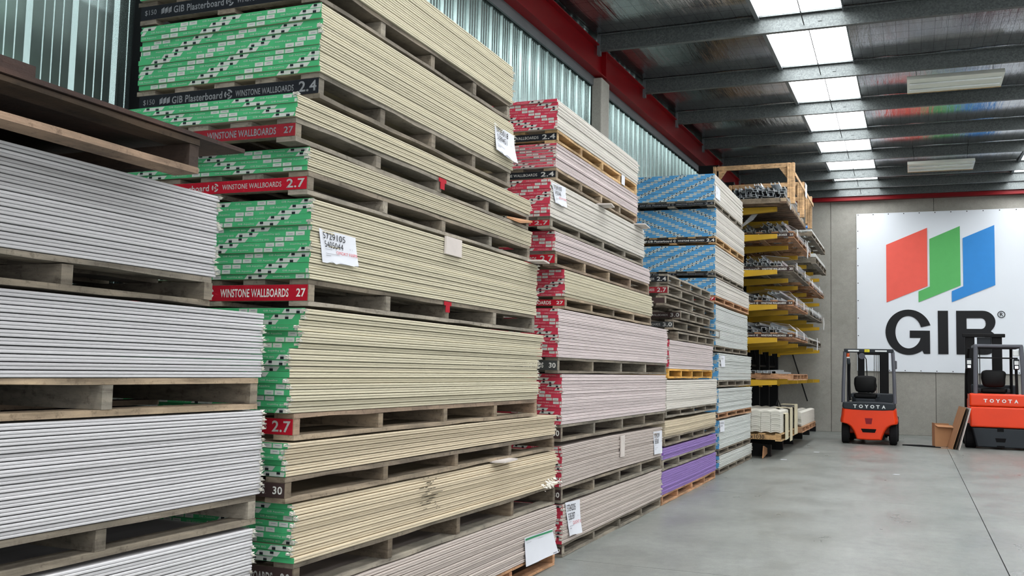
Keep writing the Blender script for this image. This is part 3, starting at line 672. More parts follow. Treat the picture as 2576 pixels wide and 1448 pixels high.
def docket(a, b, red=None): 
    L = [(a, .08, .68, .72, .92, 'ink'), (b, .10, .62, .46, .66, 'ink'), ('', .10, .30, .40, .415, 'ink_grey'), ('V 1', .78, .86, .5, .56, 'ink_grey'), ('', .1, .5, .27, .285, 'ink_grey'), ('', .1, .24, .2, .22, 'ink_grey')]
    if red: L.append((red, .42, .98, .30, .40, 'ink_red'))
    return L
paper('paper_docket', XB, [(3.64, 1.87), (3.92, 1.875), (3.91, 2.01), (3.61, 2.015)], 'large white paper docket reading 5729105 on a green-ended pack', docket('5729105', '5405044', 'OMOK7 930PB'), curl=.015, torn=.006)
paper('paper_docket', XB, [(5.52, 2.785), (5.80, 2.75), (5.81, 2.935), (5.51, 2.955)], 'torn white docket reading 5725018 high on the tallest green-ended pack', docket('5725018', '5389451', None), curl=.035, torn=.01)
paper('paper_docket', XC, [(6.75, 2.655), (6.96, 2.65), (6.98, 2.81), (6.68, 2.795)], 'small torn docket on the third pink-ended pack', docket('5729105', '5405046', 'OMOK7 930PB'), curl=.02, torn=.01)
paper('paper_docket', XC, [(7.21, .145), (7.43, .145), (7.45, .395), (7.12, .405)], 'curled white docket reading 5724205 at the foot of the pink-ended stack', docket('5724205', '5385387', 'CLUCHT X'), curl=.03, torn=.008)
paper('paper_docket', XC, [(9.87, .57), (10.15, .565), (10.20, .80), (9.84, .80)], 'white docket hanging at the far end of the bowed pink-ended pack', docket('5724209', '5385385', None), curl=.015)
paper('white_form', XB+.014, [(6.17, .10), (6.76, .10), (6.68, .278), (6.15, .29)], 'blank white form with green header on the beige bottom pack', [('', .02, .98, .90, .97, 'ink_green'), ('', .05, .22, .8, .815, 'ink_grey'), ('', .45, .62, .82, .83, 'ink_grey'), ('', .84, .96, .05, .07, 'ink')], cat='paper', curl=.02)
paper('small_tag', XE, [(13.36, 3.83), (13.66, 3.83), (13.69, 4.0), (13.35, 4.02)], 'white sheet on the uppermost blue-ended pack', [('', .2, .5, .5, .53, 'ink_grey'), ('', .2, .5, .4, .43, 'ink_grey')], curl=.01)
paper('small_tag', XE, [(13.86, 1.50), (14.11, 1.51), (14.14, 1.66), (13.79, 1.67)], 'small white tag beside the blue ends at mid height', [('', .2, .7, .7, .75, 'ink_grey')], curl=.01)
paper('small_tag', XE, [(13.80, .59), (14.08, .59), (14.14, .74), (13.79, .74)], 'small printed white tag on the lower blue-ended pack', [('57242', .15, .8, .75, .88, 'ink'), ('5385', .15, .6, .5, .62, 'ink')], curl=.01)
def offcut(x, y0, y1, z, w, th, label, mat='board_core', tilt=0.0, h=None):
    mb = MB(); 
    if h is None: mb.add([(-.03, y0, 0), (w, y0+.02, 0), (w*.75, y1, 0), (-.03, y1, 0), (-.03, y0, th), (w, y0+.02, th), (w*.75, y1, th), (-.03, y1, th)], [(0,3,2,1),(4,5,6,7),(0,1,5,4),(1,2,6,5),(2,3,7,6),(3,0,4,7)])
    else: mb.box(0, th, y0, y1, -h, 0)
    mb.v = [(a, b-y0, c) for a, b, c in mb.v]
    tag(ob('board_offcut', mb.mesh('board_offcut', M[mat]), None, (x, y0, z), (0, tilt, 0)), label, 'offcut')
offcut(XB+.005, 4.85, 5.055, 2.147, 0, .012, 'square beige plasterboard offcut standing against the cream edges', h=.10)
offcut(XB+.01, 6.14, 6.34, 2.148, .10, .01, 'white offcut sticking out at the far end above the docketed green-ended pack')
offcut(XC+.01, 7.85, 8.05, 2.823, .10, .01, 'white offcut jutting out below the white-striped pink-ended pack')
offcut(XC+.01, 9.02, 9.33, 2.822, .09, .01, 'white offcut jutting from the far end of the third pink-ended pack')
offcut(XB+.01, 5.62, 5.9, .829, .06, .01, 'white offcut tucked under a pallet above the scuffed green-ended pack')
offcut(XC+.008, 8.60, 8.72, .83, 0, .010, 'narrow plasterboard card hanging over the bowed taupe edges', h=.19)
offcut(XC+.005, 8.53, 8.63, 3.215, 0, .004, 'white paper strip hanging off the fresh pine pallet', 'paper', h=.09)
mb = MB(); mb.add([(0, 0, 0), (.05, .12, -.02), (.04, .36, .02), (-.06, .38, .015), (0, 0, .012), (.05, .12, -.005), (.04, .36, .03), (-.06, .38, .028)], [(0,3,2,1),(4,5,6,7),(0,1,5,4),(1,2,6,5),(2,3,7,6),(3,0,4,7)])
tag(ob('cardboard_piece', mb.mesh('cardboard_piece', M['cardboard']), None, (XB-.02, 5.80, 2.395)), 'folded brown cardboard stuffed in a pallet opening, green-ended stack far end', 'cardboard')
for (yy, zz, nm) in ((4.76, 2.462, 'red paint patch on the bearer below the worn red pallet pack'), (4.87, 1.782, 'red paint patch on the bearer below the docketed green-ended pack')):
    mb = MB(); mb.box(0, .003, 0, .09, -.022, 0); mb.box(0, .003, .02, .07, -.06, -.022); tag(ob('red_tape_patch', mb.mesh('red_tape_patch', M['paint_red']), None, (XB+.003, yy, zz)), nm, 'tape')
# dark scuffs on the lowest green-ended pack: worn streaks lying on the sheet edges
mb = MB(); rs = random.Random(3)
for i in range(46):
    yy = rs.gauss(0, .05); zz = rs.uniform(-.09, .09); l = rs.uniform(.01, .05)*(1-abs(zz)/.12); yy -= zz*.35
    zz = round(zz/.0125)*.0125+.003
    mb.add([(0, yy-l, zz), (0, yy+l, zz+.001), (0, yy+l*.8, zz+rs.uniform(.003, .006)), (0, yy-l*.7, zz+.004)], [(0, 1, 2, 3)])
tag(ob('scuff_marks', mb.mesh('scuff_marks', M['stain_dark']), None, (XB+.0105, 4.76, .73)), 'dark scuff of rubbed paper on the lowest green-ended pack', 'stain', kind='stuff')

def crumple(x, y, z, sy, sz, n, seed, label, m='torn'):
    r = random.Random(seed); mb = MB()
    for i in range(n):
        a, b = r.gauss(0, sy*.4), r.gauss(0, sz*.4); d = r.uniform(.001, .010); q = r.uniform(.003, .008)
        mb.add([(0, a-q, b), (d, a-q*.3, b-q*.5), (d*.8, a+q, b+q*.3), (d*.3, a+q*.2, b+q)], [(0, 1, 2, 3)]); mb.add([(d, a-q*.3, b-q*.5), (d+.008, a, b-q*1.1), (d*.8, a+q, b+q*.3)], [(0, 1, 2)])
    tag(ob('torn_paper_heap', mb.mesh('torn_paper_heap', M[m]), None, (x, y, z)), label, 'torn paper', kind='stuff')
crumple(XB+.008, 6.66, .60, .22, .035, 80, 5, 'crumbled white paper at the far bottom corner of the lowest green-ended pack')
crumple(XA+.004, 1.905, 1.285, .03, .04, 24, 6, 'crumpled film knot on a bearer of the nearest white stack')
# ================================================================ CANTILEVER RACK
rk = thing('cantilever_rack', 'black cantilever rack with yellow arms before the end wall', 'rack', (-3.2, 17.45, 0))
arms_z = [4.35, 3.87, 3.24, 2.63, 2.05, 1.31]
mbc = MB(); mbc.box(-.36, .0, -.06, .06, 0, 5.15); colm = mbc.mesh('column', M['black_steel'])
mbf = MB(); mbf.prism([(-.2, 0), (.93, 0), (.93, .2), (.0, .26), (-.2, .26)], -.055, .055); footm = mbf.mesh('foot', M['black_steel'])
mba = MB(); mba.prism([(0, -.15), (1.02, -.075), (1.02, 0), (0, 0)], -.04, .04); armm = mba.mesh('arm', M['yellow_steel'])
mbb = MB(); mbb.box(-.01, .05, -.07, .07, -.19, .02); brm = mbb.mesh('arm_bracket', M['yellow_steel'])
for yy in (0, 1.65, 3.33, 5.15, 6.75, 8.4):
    ob('column', colm, rk, (0, yy, 0)); ob('foot', footm, rk, (0, yy, 0))
    for az in arms_z:
        a = ob('arm', armm, rk, (.002, yy, az)); ob('bracket', brm, a)
mb = MB()
for a, b in ((0, 1.65), (1.65, 3.33), (3.33, 5.15), (5.15, 6.75), (6.75, 8.4)):
    for zz in (1.6, 3.6, 5.0): mb.tube([(-.08, a, zz), (-.08, b, zz)], .025, 6)
    mb.tube([(-.08, a, 1.6), (-.08, b, 3.6)], .012, 6); mb.tube([(-.08, a, 3.6), (-.08, b, 1.6)], .012, 6)
ob('bracing', mb.mesh('bracing', M['black_steel']), rk)
mb = MB(); mb.tube([(.35, 8.5, 1.95), (.72, 8.5, .75)], .018, 6); ob('tie_rod', mb.mesh('tie_rod', M['black_steel']), rk)
XR = -1.95; WR = 1.22
rp = [(18.0, 21.1, 3.873, 3.995, 'wood_orange', 'brown', '3.0', 'front pallet marked 3.0 on the second rack level'), (21.4, 24.8, 4.353, 4.47, 'wood_grey', None, None, 'grey rear pallet below the blue roll on the top rack level'),
      (17.95, 20.9, 3.243, 3.375, 'wood_grey', 'brown', '30', 'front pallet wrapped in film on the third rack level'), (22.3, 25.1, 3.873, 4.02, 'wood_grey', None, None, 'rear pallet with long boards on the second rack level'),
      (17.86, 20.5, 2.633, 2.74, 'wood_orange', 'brown', '3.0', 'front pallet marked 3.0 on the fourth rack level'), (20.8, 24.4, 3.243, 3.35, 'wood_orange', None, None, 'rear pale pallet on the third rack level'),
      (20.95, 23.95, 2.633, 2.755, 'wood_grey', None, None, 'dark rear pallet on the fourth rack level'), (17.86, 20.5, 2.053, 2.16, 'wood_orange', 'brown', '30', 'front pallet lettered brown on the fifth rack level'), (20.9, 23.6, 2.053, 2.16, 'wood_grey', None, None, 'dark rear pallet on the fifth rack level'),
      (17.92, 20.45, 1.313, 1.43, 'wood_orange', None, None, 'orange pine pallet on the lowest yellow arms')]
for i, (a, b, z0, z1, wk, pt, sz, lb) in enumerate(rp):
    pallet(XR, a, b, z0, z1, WR, wk, None, pt, sz, 'bright', 'apart', lb, seed=130+i)
def cstud(L, w=.08, h=.045, tk=.006):
    mb = MB(); mb.box(-w/2, w/2, 0, L, 0, tk); mb.box(-w/2, -w/2+tk, 0, L, tk, h); mb.box(w/2-tk, w/2, 0, L, tk, h)
    mb.box(-w/2+tk, -w/2+.012, 0, L, h-tk, h); mb.box(w/2-.012, w/2-tk, 0, L, h-tk, h); return mb.mesh('steel_stud', M['stud'])
st3 = cstud(3.0); st26 = cstud(2.5); stf = cstud(3.0, .09, .05)
rs = random.Random(11); cnt = {}
def studs(mesh, y0, z0, cols, rows, x0, pitch, grp, lab, rise=.043, mess=.35, extra=0):
    n = 0
    for r_ in range(rows):
        row = []
        for c_ in range(cols):
            if r_ == rows-1 and rs.random() < .35: continue
            x = x0+c_*pitch+rs.uniform(-.008, .008)+(r_ % 2)*.02
            ang = rs.choice((0, 0, 0, math.pi)) ; rz = rs.uniform(-.012, .012)
            zz = z0+r_*rise+(.0 if ang == 0 else .04)
            o = ob('steel_stud', mesh, None, (x, y0+rs.uniform(-.12, .12), zz+.002), (rs.uniform(-.004, .012), ang+rs.uniform(-mess, mess)*.18, rz)); row.append(o)
        for q, o in enumerate(reversed(row)): tag(o, '%s stud from the aisle, %s layer up, %s' % ((['first']+ORD[1:])[q], (['bottom']+ORD[1:])[r_], lab), 'steel stud', grp)
    for e in range(extra):
        o = ob('steel_stud', mesh, None, (x0+rs.uniform(0, cols-1)*pitch, y0+rs.uniform(-.1, .25), z0+rows*rise+.03), (rs.uniform(0, .02), rs.uniform(-1.2, 1.2), rs.uniform(-.04, .04))); tag(o, '%s skewed loose stud lying on top, %s' % ((['first']+ORD[1:])[e], lab), 'steel stud', grp)
studs(st3, 17.25, 4.452, 11, 5, -3.05, .098, 'loose studs on the top rack level', 'top rack crate', .05, extra=4)
studs(st3, 18.1, 3.998, 8, 2, -3.0, .125, 'loose studs on the second rack level', 'second rack level', .05, 1.2, extra=6)
studs(st3, 18.0, 3.378, 7, 2, -3.0, .13, 'loose studs on the third rack level', 'third rack level', .05, 1.2, extra=4)
studs(st26, 18.0, 2.743, 7, 2, -3.0, .13, 'loose studs on the fourth rack level', 'fourth rack level', .05, 1.2, extra=5)
studs(st26, 17.95, 2.163, 7, 2, -3.0, .13, 'loose studs on the fifth rack level', 'fifth rack level', .05, 1.2, extra=5)
studs(st26, 17.95, 1.433, 8, 1, -3.0, .115, 'studs on the lowest yellow arms', 'lowest rack level', .04, .3)
# long white lengths on the rear pallets
for (a, b, z, n, lab, g) in ((21.45, 24.75, 4.472, 2, 'white length, top rear pallet', 'white lengths, top rear rack load'), (22.35, 25.05, 4.022, 3, 'pale board, second level rear pallet', 'pale lengths, second level rear rack load'),
                             (20.9, 24.3, 3.352, 2, 'pale length, third level rear pallet', 'pale lengths, third level rear rack load'), (21.0, 23.9, 2.757, 2, 'grey-white length, fourth level rear pallet', 'grey-white lengths, fourth level rear rack load'), (20.95, 23.5, 2.162, 1, 'flat length, fifth level rear pallet', 'flat lengths, fifth level rear rack load')):
    mb = MB(); mb.box(-.2, 0, 0, b-a, 0, .026); me = mb.mesh('board_length', M['edge_cool'])
    for r_ in range(n):
        for c_ in range(5): tag(ob('board_length', me, None, (XR-.02-c_*.225, a+rs.uniform(-.03, .03), z+r_*.029)), '%s from aisle, %s layer, %s' % ((['first']+ORD[1:])[c_], (['bottom']+ORD[1:])[r_], lab), 'board', g)
mb = MB(); mb.tube([(-2.45, 21.42, 4.56), (-1.97, 21.45, 4.565)], .028, 10); tag(ob('blue_roll', mb.mesh('blue_roll', M['plastic_blue'], True)), 'blue plastic roll lying on the top rear rack load', 'roll')
# crate posts on the top pallet
cr = thing('timber_crate_frame', 'orange pine crate frame around the studs on top of the rack', 'crate', (XR+.0, 17.15, 4.333))
for q in range(15):
    mb = MB(); mb.box(-1.25, -.03, q*.225-.05, q*.225+.11, .025, .06); ob('base_slat', mb.mesh('base_slat', M['wood_brown']), cr)
for q in (-1.25, -.70, -.13):
    mb = MB(); mb.box(q, q+.1, -.05, 3.25, .061, .118); ob('runner', mb.mesh('runner', M['wood_mixed']), cr)
mb = MB(); mb.box(-1.1, -.14, -.08, -.052, .03, .118); ob('end_board', mb.mesh('end_board', M['wood_mixed']), cr)
for (ya, zt_) in ((0, .74), (1.6, .70), (3.1, .68)):
    for s_ in range(3):
        mb = MB(); mb.box(-.02+s_*.042, .018+s_*.042, ya, ya+.1, .03 if s_ else .13, zt_-.02*(s_ == 1)); ob('post', mb.mesh('post', M['wood_pine']), cr)
    mb = MB(); mb.box(-1.25, .04, ya+.105, ya+.145, zt_-.06, zt_+.02); ob('cross_beam', mb.mesh('cross_beam', M['wood_pine']), cr)
    for x_ in (-.03, -1.22):
        mb = MB(); mb.prism([(x_, zt_-.26), (x_, zt_-.065), (x_+(.14 if x_ < -.5 else -.14), zt_-.065)], ya+.105, ya+.135, 'y'); ob('gusset', mb.mesh('gusset', M['wood_pine']), cr)
    mb = MB(); mb.box(-1.3, -1.255, ya, ya+.1, .13, zt_); ob('post', mb.mesh('post', M['wood_pine']), cr)
mb = MB(); mb.box(.104, .12, 0, 3.3, .5, .56); ob('side_rail', mb.mesh('side_rail', M['wood_pine']), cr)
mb = MB(); mb.box(.122, .127, 1.6, 1.9, .42, .68); ob('note_sheet', mb.mesh('note_sheet', M['paper']), cr)
# film and straps
def film(y0, y1, z0, z1, lab):
    mb = MB(); n = 10; rr = random.Random(int(z0*100)); prof = [(XR+.02, z0-.1), (XR+.015, z0+.02), (XR-.12, z1), (XR-.55, z1+.05), (XR-.95, z1-.02), (XR-1.2, z0+.02)]
    for i in range(n+1):
        for (a, b) in prof: mb.v.append((a+rr.uniform(-.015, .015), y0+(y1-y0)*i/n, b+rr.uniform(-.015, .015)))
    k = len(prof)
    for i in range(n):
        for q in range(k-1): mb.f.append((i*k+q, i*k+q+1, (i+1)*k+q+1, (i+1)*k+q)); mb.m.append(0)
    t = thing('stretch_film', lab, 'plastic film', (0, 0, 0)); ob('film_sheet', mb.mesh('film_sheet', M['film'], True), t)
    for yy in ((y0+.06), (y0*.45+y1*.55)):
        mb = MB()
        for q in range(3):
            (a, b), (c, d) = prof[q], prof[q+1]
            mb.add([(a+.02, yy, b+.006), (a+.02, yy+.11, b+.006), (c+.02, yy+.11, d+.012), (c+.02, yy, d+.012)], [(0, 1, 2, 3)])
        ob('wrap_band', mb.mesh('wrap_band', M['strap']), t)
film(18.1, 21.0, 4.02, 4.12, 'clear film and white tape over the second level studs')
film(18.05, 20.8, 3.4, 3.52, 'clear film with white tape over the third level studs')
film(18.0, 20.4, 2.76, 2.90, 'shiny clear film over the fourth level studs')
film(18.0, 20.4, 2.18, 2.31, 'clear film with white bands over the fifth level studs')
film(21.0, 24.2, 3.37, 3.44, 'clear film over the pale rear load on the third level')
film(21.0, 23.8, 2.78, 2.85, 'clear film over the fourth level rear load')
for (yy, zz, hh, lb) in ((20.1, 3.95, .34, 'crumpled plastic strip hanging off the second level front pallet'), (23.9, 2.65, .3, 'white strap end hanging from the fourth level rear pallet'), (22.2, 2.1, .28, 'white strap end hanging from the fifth level rear pallet'), (17.15, 4.33, .2, 'white cardboard scrap at the front corner of the top crate')):
    mb = MB(); mb.add([(0, 0, 0), (.002, .09, 0), (.012, .10, -hh*.5), (.004, .07, -hh), (-.004, .0, -hh*.9), (.01, -.01, -hh*.5)], [(0, 1, 2, 3, 4, 5)]); mb.add([(-.002, 0, 0), (0, .09, 0), (.01, .10, -hh*.5), (.002, .07, -hh), (-.006, .0, -hh*.9), (.008, -.01, -hh*.5)], [(5, 4, 3, 2, 1, 0)])
    tag(ob('hanging_strap', mb.mesh('hanging_strap', M['strap']), None, (XR+.03, yy, zz+.12)), lb, 'strap')
mb = MB(); mb.add([(0, 0, 0), (.5, .05, .55), (.62, .05, .62), (.3, .02, .2)], [(0, 1, 2, 3)]); mb.add([(0, .004, 0), (.5, .054, .55), (.62, .054, .62), (.3, .024, .2)], [(3, 2, 1, 0)])
tag(ob('loose_film', mb.mesh('loose_film', M['film']), None, (-2.9, 17.5, 3.95)), 'loose strand of clear film hanging from the top crate', 'plastic film')
# cornices at the bottom of the rack
pallet(-2.03, 16.85, 19.4, .30, .43, 1.15, 'wood_fresh', None, None, None, label='fresh pine pallet under the front white cornices', seed=160)
pl = [o for o in bpy.data.objects if o.get('label') == 'fresh pine pallet under the front white cornices'][0]
mb = MB(); text_on(mb, '0x1030', -.55, -.28, .03, .10, -.004); ob('lettering', mb.mesh('lettering', M['ink']), pl)
pallet(-1.97, 19.6, 22.4, .30, .42, 1.15, 'wood_orange', None, label='rear pallet under the stack of cornices by the end wall', seed=161)
def cornice_mesh(L, w=.158):
    mb = MB(); n = 6; top = [(-w/2+w*i/n, .018*math.sin(math.pi*i/n)) for i in range(n+1)]; bot = [(a, b-.030) for a, b in reversed(top)]
    mb.prism(top+bot, 0, L, 'y'); return mb.mesh('cornice_length', M['cornice'])
c1 = cornice_mesh(2.45); c2 = cornice_mesh(2.7)
for c_ in range(7):
    for r_ in range(11):
        tag(ob('cornice_length', c1, None, (-2.13-c_*.162, 16.9+rs.uniform(-.01, .01), .465+r_*.0325)), '%s cornice from the top, %s column from the aisle, front cornice stack' % (ORD[10-r_], ORD[c_] if c_ else 'first'), 'cornice', 'front stack of cornices')
for c_ in range(6):
    for r_ in range(8):
        tag(ob('cornice_length', c2, None, (-2.07-c_*.18, 19.65+rs.uniform(-.03, .03), .455+r_*.0325)), '%s cornice from the top, %s column from the aisle, rear cornice stack' % (ORD[7-r_], ORD[c_] if c_ else 'first'), 'cornice', 'rear stack of cornices')
for (y0, y1, z1, zl, lb) in ((17.3, 17.75, .72, .28, 'beige card flap folded over the front cornices'), (18.0, 18.35, .80, .22, 'tall beige card flap hanging beside the rack foot'), (18.7, 19.2, .84, .30, 'wide beige card draped over the cornice ends')):
    mb = MB(); mb.box(0, .006, 0, y1-y0, zl, z1); mb.box(-.25, 0, 0, y1-y0, z1+.0, z1+.006); tag(ob('card_flap', mb.mesh('card_flap', M['cardboard_pale']), None, (-2.02, y0, .02)), lb, 'cardboard')
mb = MB(); mb.prism([(0, 0), (.55, .05), (.6, .12), (.1, .2)], 0, .02, 'x'); tag(ob('cardboard_scrap', mb.mesh('cardboard_scrap', M['cardboard']), None, (-2.35, 16.9, .005)), 'brown cardboard scrap on the floor under the rack foot', 'cardboard')
mb = MB(); mb.tube([(0, 0, 0), (.0, .25, .1), (.05, .5, -.1), (.06, .6, -.3)], .008, 6); tag(ob('black_strap', mb.mesh('black_strap', M['black_steel']), None, (-2.3, 18.3, .86)), 'black strap lying over the front cornices', 'strap')

# ================================================================ FORKLIFTS
def rbox(parent, name, x0, x1, y0, y1, z0, z1, mat, bv=.02, seg=3):
    mb = MB(); mb.box(x0, x1, y0, y1, z0, z1); return bevel(ob(name, mb.mesh(name, M[mat]), parent), bv, seg)
def wheel(parent, x0, x1, y, r):
    mb = MB(); n = 28; prof = [(x0, .62), (x0, .93), (x0+.02, 1), (x1-.02, 1), (x1, .93), (x1, .62)]
    for (px_, k) in prof:
        for i in range(n): a = 2*math.pi*i/n; mb.v.append((px_, y+r*k*math.cos(a), r+r*k*math.sin(a)))
    for j in range(len(prof)-1):
        for i in range(n): mb.f.append((j*n+i, j*n+(i+1) % n, (j+1)*n+(i+1) % n, (j+1)*n+i))
    mb.f += [tuple(range(n-1, -1, -1)), tuple(range((len(prof)-1)*n, len(prof)*n))]; mb.m = [0]*len(mb.f)
    w = ob('wheel', mb.mesh('wheel', M['rubber']), parent)
    mb = MB(); mb.tube([(x0-.004, y, r), (x1+.004, y, r)], r*.55, 16); ob('wheel_hub', mb.mesh('wheel_hub', M['dark_grey']), w); return w
def loft_body(parent, name, outline, layers, mat, smooth=False):
    """outline in XZ; layers: (y, scale_x, scale_z, z pivot)"""
    mb = MB(); n = len(outline)
    for (y, sx_, sz_, zc) in layers:
        for (x, z) in outline: mb.v.append((x*sx_, y-.0, zc+(z-zc)*sz_))
    for j in range(len(layers)-1):
        for i in range(n): mb.f.append((j*n+i, j*n+(i+1) % n, (j+1)*n+(i+1) % n, (j+1)*n+i))
    mb.f += [tuple(range(n-1, -1, -1)), tuple(range((len(layers)-1)*n, len(layers)*n))]; mb.m = [0]*len(mb.f)
    return bevel(ob(name, mb.mesh(name, M[mat]), parent), .015, 2)
def seat(parent, cx_, y, z, w=.46, h=.36):
    o = thing_part = ob('seat', None, parent)
    mb = MB(); pts = []
    for a in range(20):
        t = 2*math.pi*a/20; c, s = math.cos(t), math.sin(t); pts.append((cx_+w/2*math.copysign(abs(c)**.45, c)*(1 if s > 0 else .92), z+h/2+h/2*math.copysign(abs(s)**.45, s)))
    n = 20
    for (yy, k) in ((y-.03, .8), (y, .97), (y+.06, 1), (y+.1, .9)):
        for p in pts: mb.v.append((cx_+(p[0]-cx_)*k, yy, z+h/2+(p[1]-z-h/2)*k))
    for j in range(3):
        for i in range(n): mb.f.append((j*n+i, j*n+(i+1) % n, (j+1)*n+(i+1) % n, (j+1)*n+i))
    mb.f += [tuple(range(n-1, -1, -1)), tuple(range(3*n, 4*n))]; mb.m = [0]*len(mb.f)
    ob('backrest', mb.mesh('backrest', M['seat_black'], True), o)
    rbox(o, 'cushion', cx_-w/2, cx_+w/2, y+.05, y+.5, z-.12, z-.01, 'seat_black', .04); rbox(o, 'seat_base', cx_-w/2+.03, cx_+w/2-.03, y+.02, y+.5, z-.22, z-.125, 'dark_grey', .02)
    for s in (-1, 1): rbox(o, 'armrest', cx_+s*(w/2+.03)-.03, cx_+s*(w/2+.03)+.03, y-.02, y+.3, z-.1, z-.02, 'dark_grey', .015)
def steering(parent, x, y, z):
    mb = MB(); c = [(x+.17*math.cos(a), y+.06*math.sin(a), z+.16*math.sin(a)) for a in [2*math.pi*i/20 for i in range(21)]]; mb.tube(c, .014, 6); mb.tube([(x, y, z), (x, y+.25, z-.45)], .025, 6); mb.tube([(x-.16, y, z), (x+.16, y, z)], .01, 6)
    ob('steering_wheel', mb.mesh('steering_wheel', M['black_steel'], True), parent)
def badge(parent, x0, w, step, z0, z1, y):
    for i, ch in enumerate('TOYOTA'):
        k = .9 if ch in 'OY' else .82
        vs, fs = glyphs(ch, .03); mb = MB(); n = len(vs); a = x0+i*step+.0; ww = w*k
        for d in (y-.006, y+.004): mb.v += [(a+p*ww, d, z0+q*(z1-z0)) for p, q in vs]
        mb.f = [f for f in fs]+[tuple(n+i_ for i_ in reversed(f)) for f in fs]; mb.m = [0]*len(mb.f)
        tag(ob('letter', mb.mesh('letter', M['lamp_white']), parent), 'white raised letter')
# --- forklift 1
f1 = thing('forklift', 'orange forklift with dark grey rear cowl, left of the two, parked facing the wall', 'forklift', (-.85, 21.75, 0))
half = [(0, .09), (.25, .10), (.27, .17), (.31, .27), (.37, .36), (.44, .41), (.56, .44), (.565, .50), (.545, .60), (.535, .72), (.50, .80), (0, .80)]
out = half+[(-x, z) for x, z in reversed(half[1:-1])]
loft_body(f1, 'counterweight', out, [(-.06, .90, .95, .5), (-.02, .96, .985, .5), (.06, 1, 1, .5), (.75, 1, 1, .5)], 'orange')
cw_ = [(-.535, .775), (-.50, .73), (-.3, .715), (0, .71), (.3, .715), (.50, .73), (.535, .775), (.52, .865), (.2, .885), (-.2, .885), (-.52, .865)]
loft_body(f1, 'rear_cowl', cw_, [(-.075, .93, .93, .8), (-.055, .98, .98, .8), (.4, 1, 1, .8)], 'dark_grey')
badge(f1, -.30, .085, .112, .755, .825, -.078)
mb = MB(); mb.prism([(-.155, .335), (.155, .335), (.12, .255), (-.12, .255)], -.064, -.05); ob('slot_shade_plate', mb.mesh('slot_shade_plate', M['void']), f1)  # flat black plate stands in for the shade inside the slot
mb = MB(); mb.prism([(-.16, .335), (.16, .335), (.12, .247), (-.12, .247), (-.125, .254), (.125, .254), (.15, .33), (-.15, .33)], -.066, -.05); ob('slot_rim', mb.mesh('slot_rim', M['orange']), f1)
mb = MB(); mb.prism([(-.075, .55), (.075, .55), (.055, .43), (-.055, .43)], -.064, -.05); ob('latch_shade_plate', mb.mesh('latch_shade_plate', M['paint_darkred']), f1)  # dark red plate, shade of the orange hollow put into the colour
rbox(f1, 'chassis', -.5, .5, .5, 1.55, .2, .78, 'orange', .03); rbox(f1, 'floor_plate', -.5, .5, .3, 1.6, .785, .84, 'dark_grey', .01); rbox(f1, 'axle_housing', -.3, .3, .1, .5, .1, .3, 'void', .02)
wheel(f1, -.545, -.40, .28, .23); wheel(f1, .40, .545, .28, .23); wheel(f1, -.56, -.36, 1.45, .28); wheel(f1, .36, .56, 1.45, .28)
seat(f1, -.08, .35, 1.07); steering(f1, -.05, 1.1, 1.2)
gd = ob('overhead_guard', None, f1)
for s in (-1, 1):
    mb = MB(); mb.tube([(s*.51, .05, .86), (s*.50, .08, 1.3), (s*.475, .14, 1.93)], .036, 8); ob('rear_pillar', mb.mesh('rear_pillar', M['guard_grey']), gd)
    mb = MB(); mb.tube([(s*.49, 1.45, .5), (s*.47, 1.25, 1.4), (s*.46, 1.1, 1.95)], .03, 8); ob('front_pillar', mb.mesh('front_pillar', M['guard_grey']), gd)
    mb = MB(); mb.box(s*.46-.025, s*.46+.025, .12, 1.15, 1.93, 1.98); ob('side_rail', mb.mesh('side_rail', M['guard_grey']), gd)
rbox(gd, 'rear_header', -.49, .49, .1, .15, 1.915, 1.995, 'dark_grey', .015)
for i in range(6): rbox(gd, 'roof_bar', -.45, .45, .25+i*.15, .28+i*.15, 1.95, 1.98, 'dark_grey', .005, 1)
for x0, x1 in ((-.41, -.19), (.13, .36)): rbox(gd, 'reflective_strip', x0, x1, .093, .0995, 1.935, 1.965, 'lamp_white', .002, 1)
sk = rbox(gd, 'yellow_sticker', -.08, .02, .09, .0995, 1.925, 1.98, 'sticker', .002, 1); mb = MB(); text_on(mb, 'GFN', -.06, .0, 1.942, 1.962, .0885); ob('lettering', mb.mesh('lettering', M['ink']), f1)
bc = ob('beacon', None, f1); mb = MB(); mb.tube([(-.42, .2, 1.82), (-.42, .2, 1.9)], .035, 12); ob('lens', mb.mesh('lens', M['lamp_orange'], True), bc); mb = MB(); mb.tube([(-.42, .2, 1.79), (-.42, .2, 1.82)], .04, 12); ob('base', mb.mesh('base', M['lamp_white'], True), bc)
rbox(f1, 'work_lamp', -.44, -.37, .15, .22, 1.66, 1.78, 'dark_grey', .02); rbox(f1, 'mirror', .50, .55, .5, .54, 1.58, 1.76, 'guard_grey', .02); mb = MB(); mb.tube([(-.39, .2, 1.7), (-.40, .25, 1.5), (-.40, .3, 1.1), (-.38, .3, .9)], .028, 8); ob('hose', mb.mesh('hose', M['black_steel']), f1)
ms = ob('mast', None, f1)
for x0, x1 in ((-.29, -.15), (.17, .36)): rbox(ms, 'mast_channel', x0, x1, 1.62, 1.75, .1, 1.97, 'black_steel', .01, 1)
for x in (.06, .10, .14): mb = MB(); mb.tube([(x, 1.66, .3), (x, 1.66, 1.9)], .009, 6); ob('chain', mb.mesh('chain', M['chrome']), ms)
mb = MB(); mb.tube([(-.1, 1.66, .3), (-.09, 1.66, 1.3), (-.11, 1.64, 1.8), (-.16, 1.64, 1.88)], .012, 6); ob('hydraulic_hose', mb.mesh('hydraulic_hose', M['black_steel']), ms)
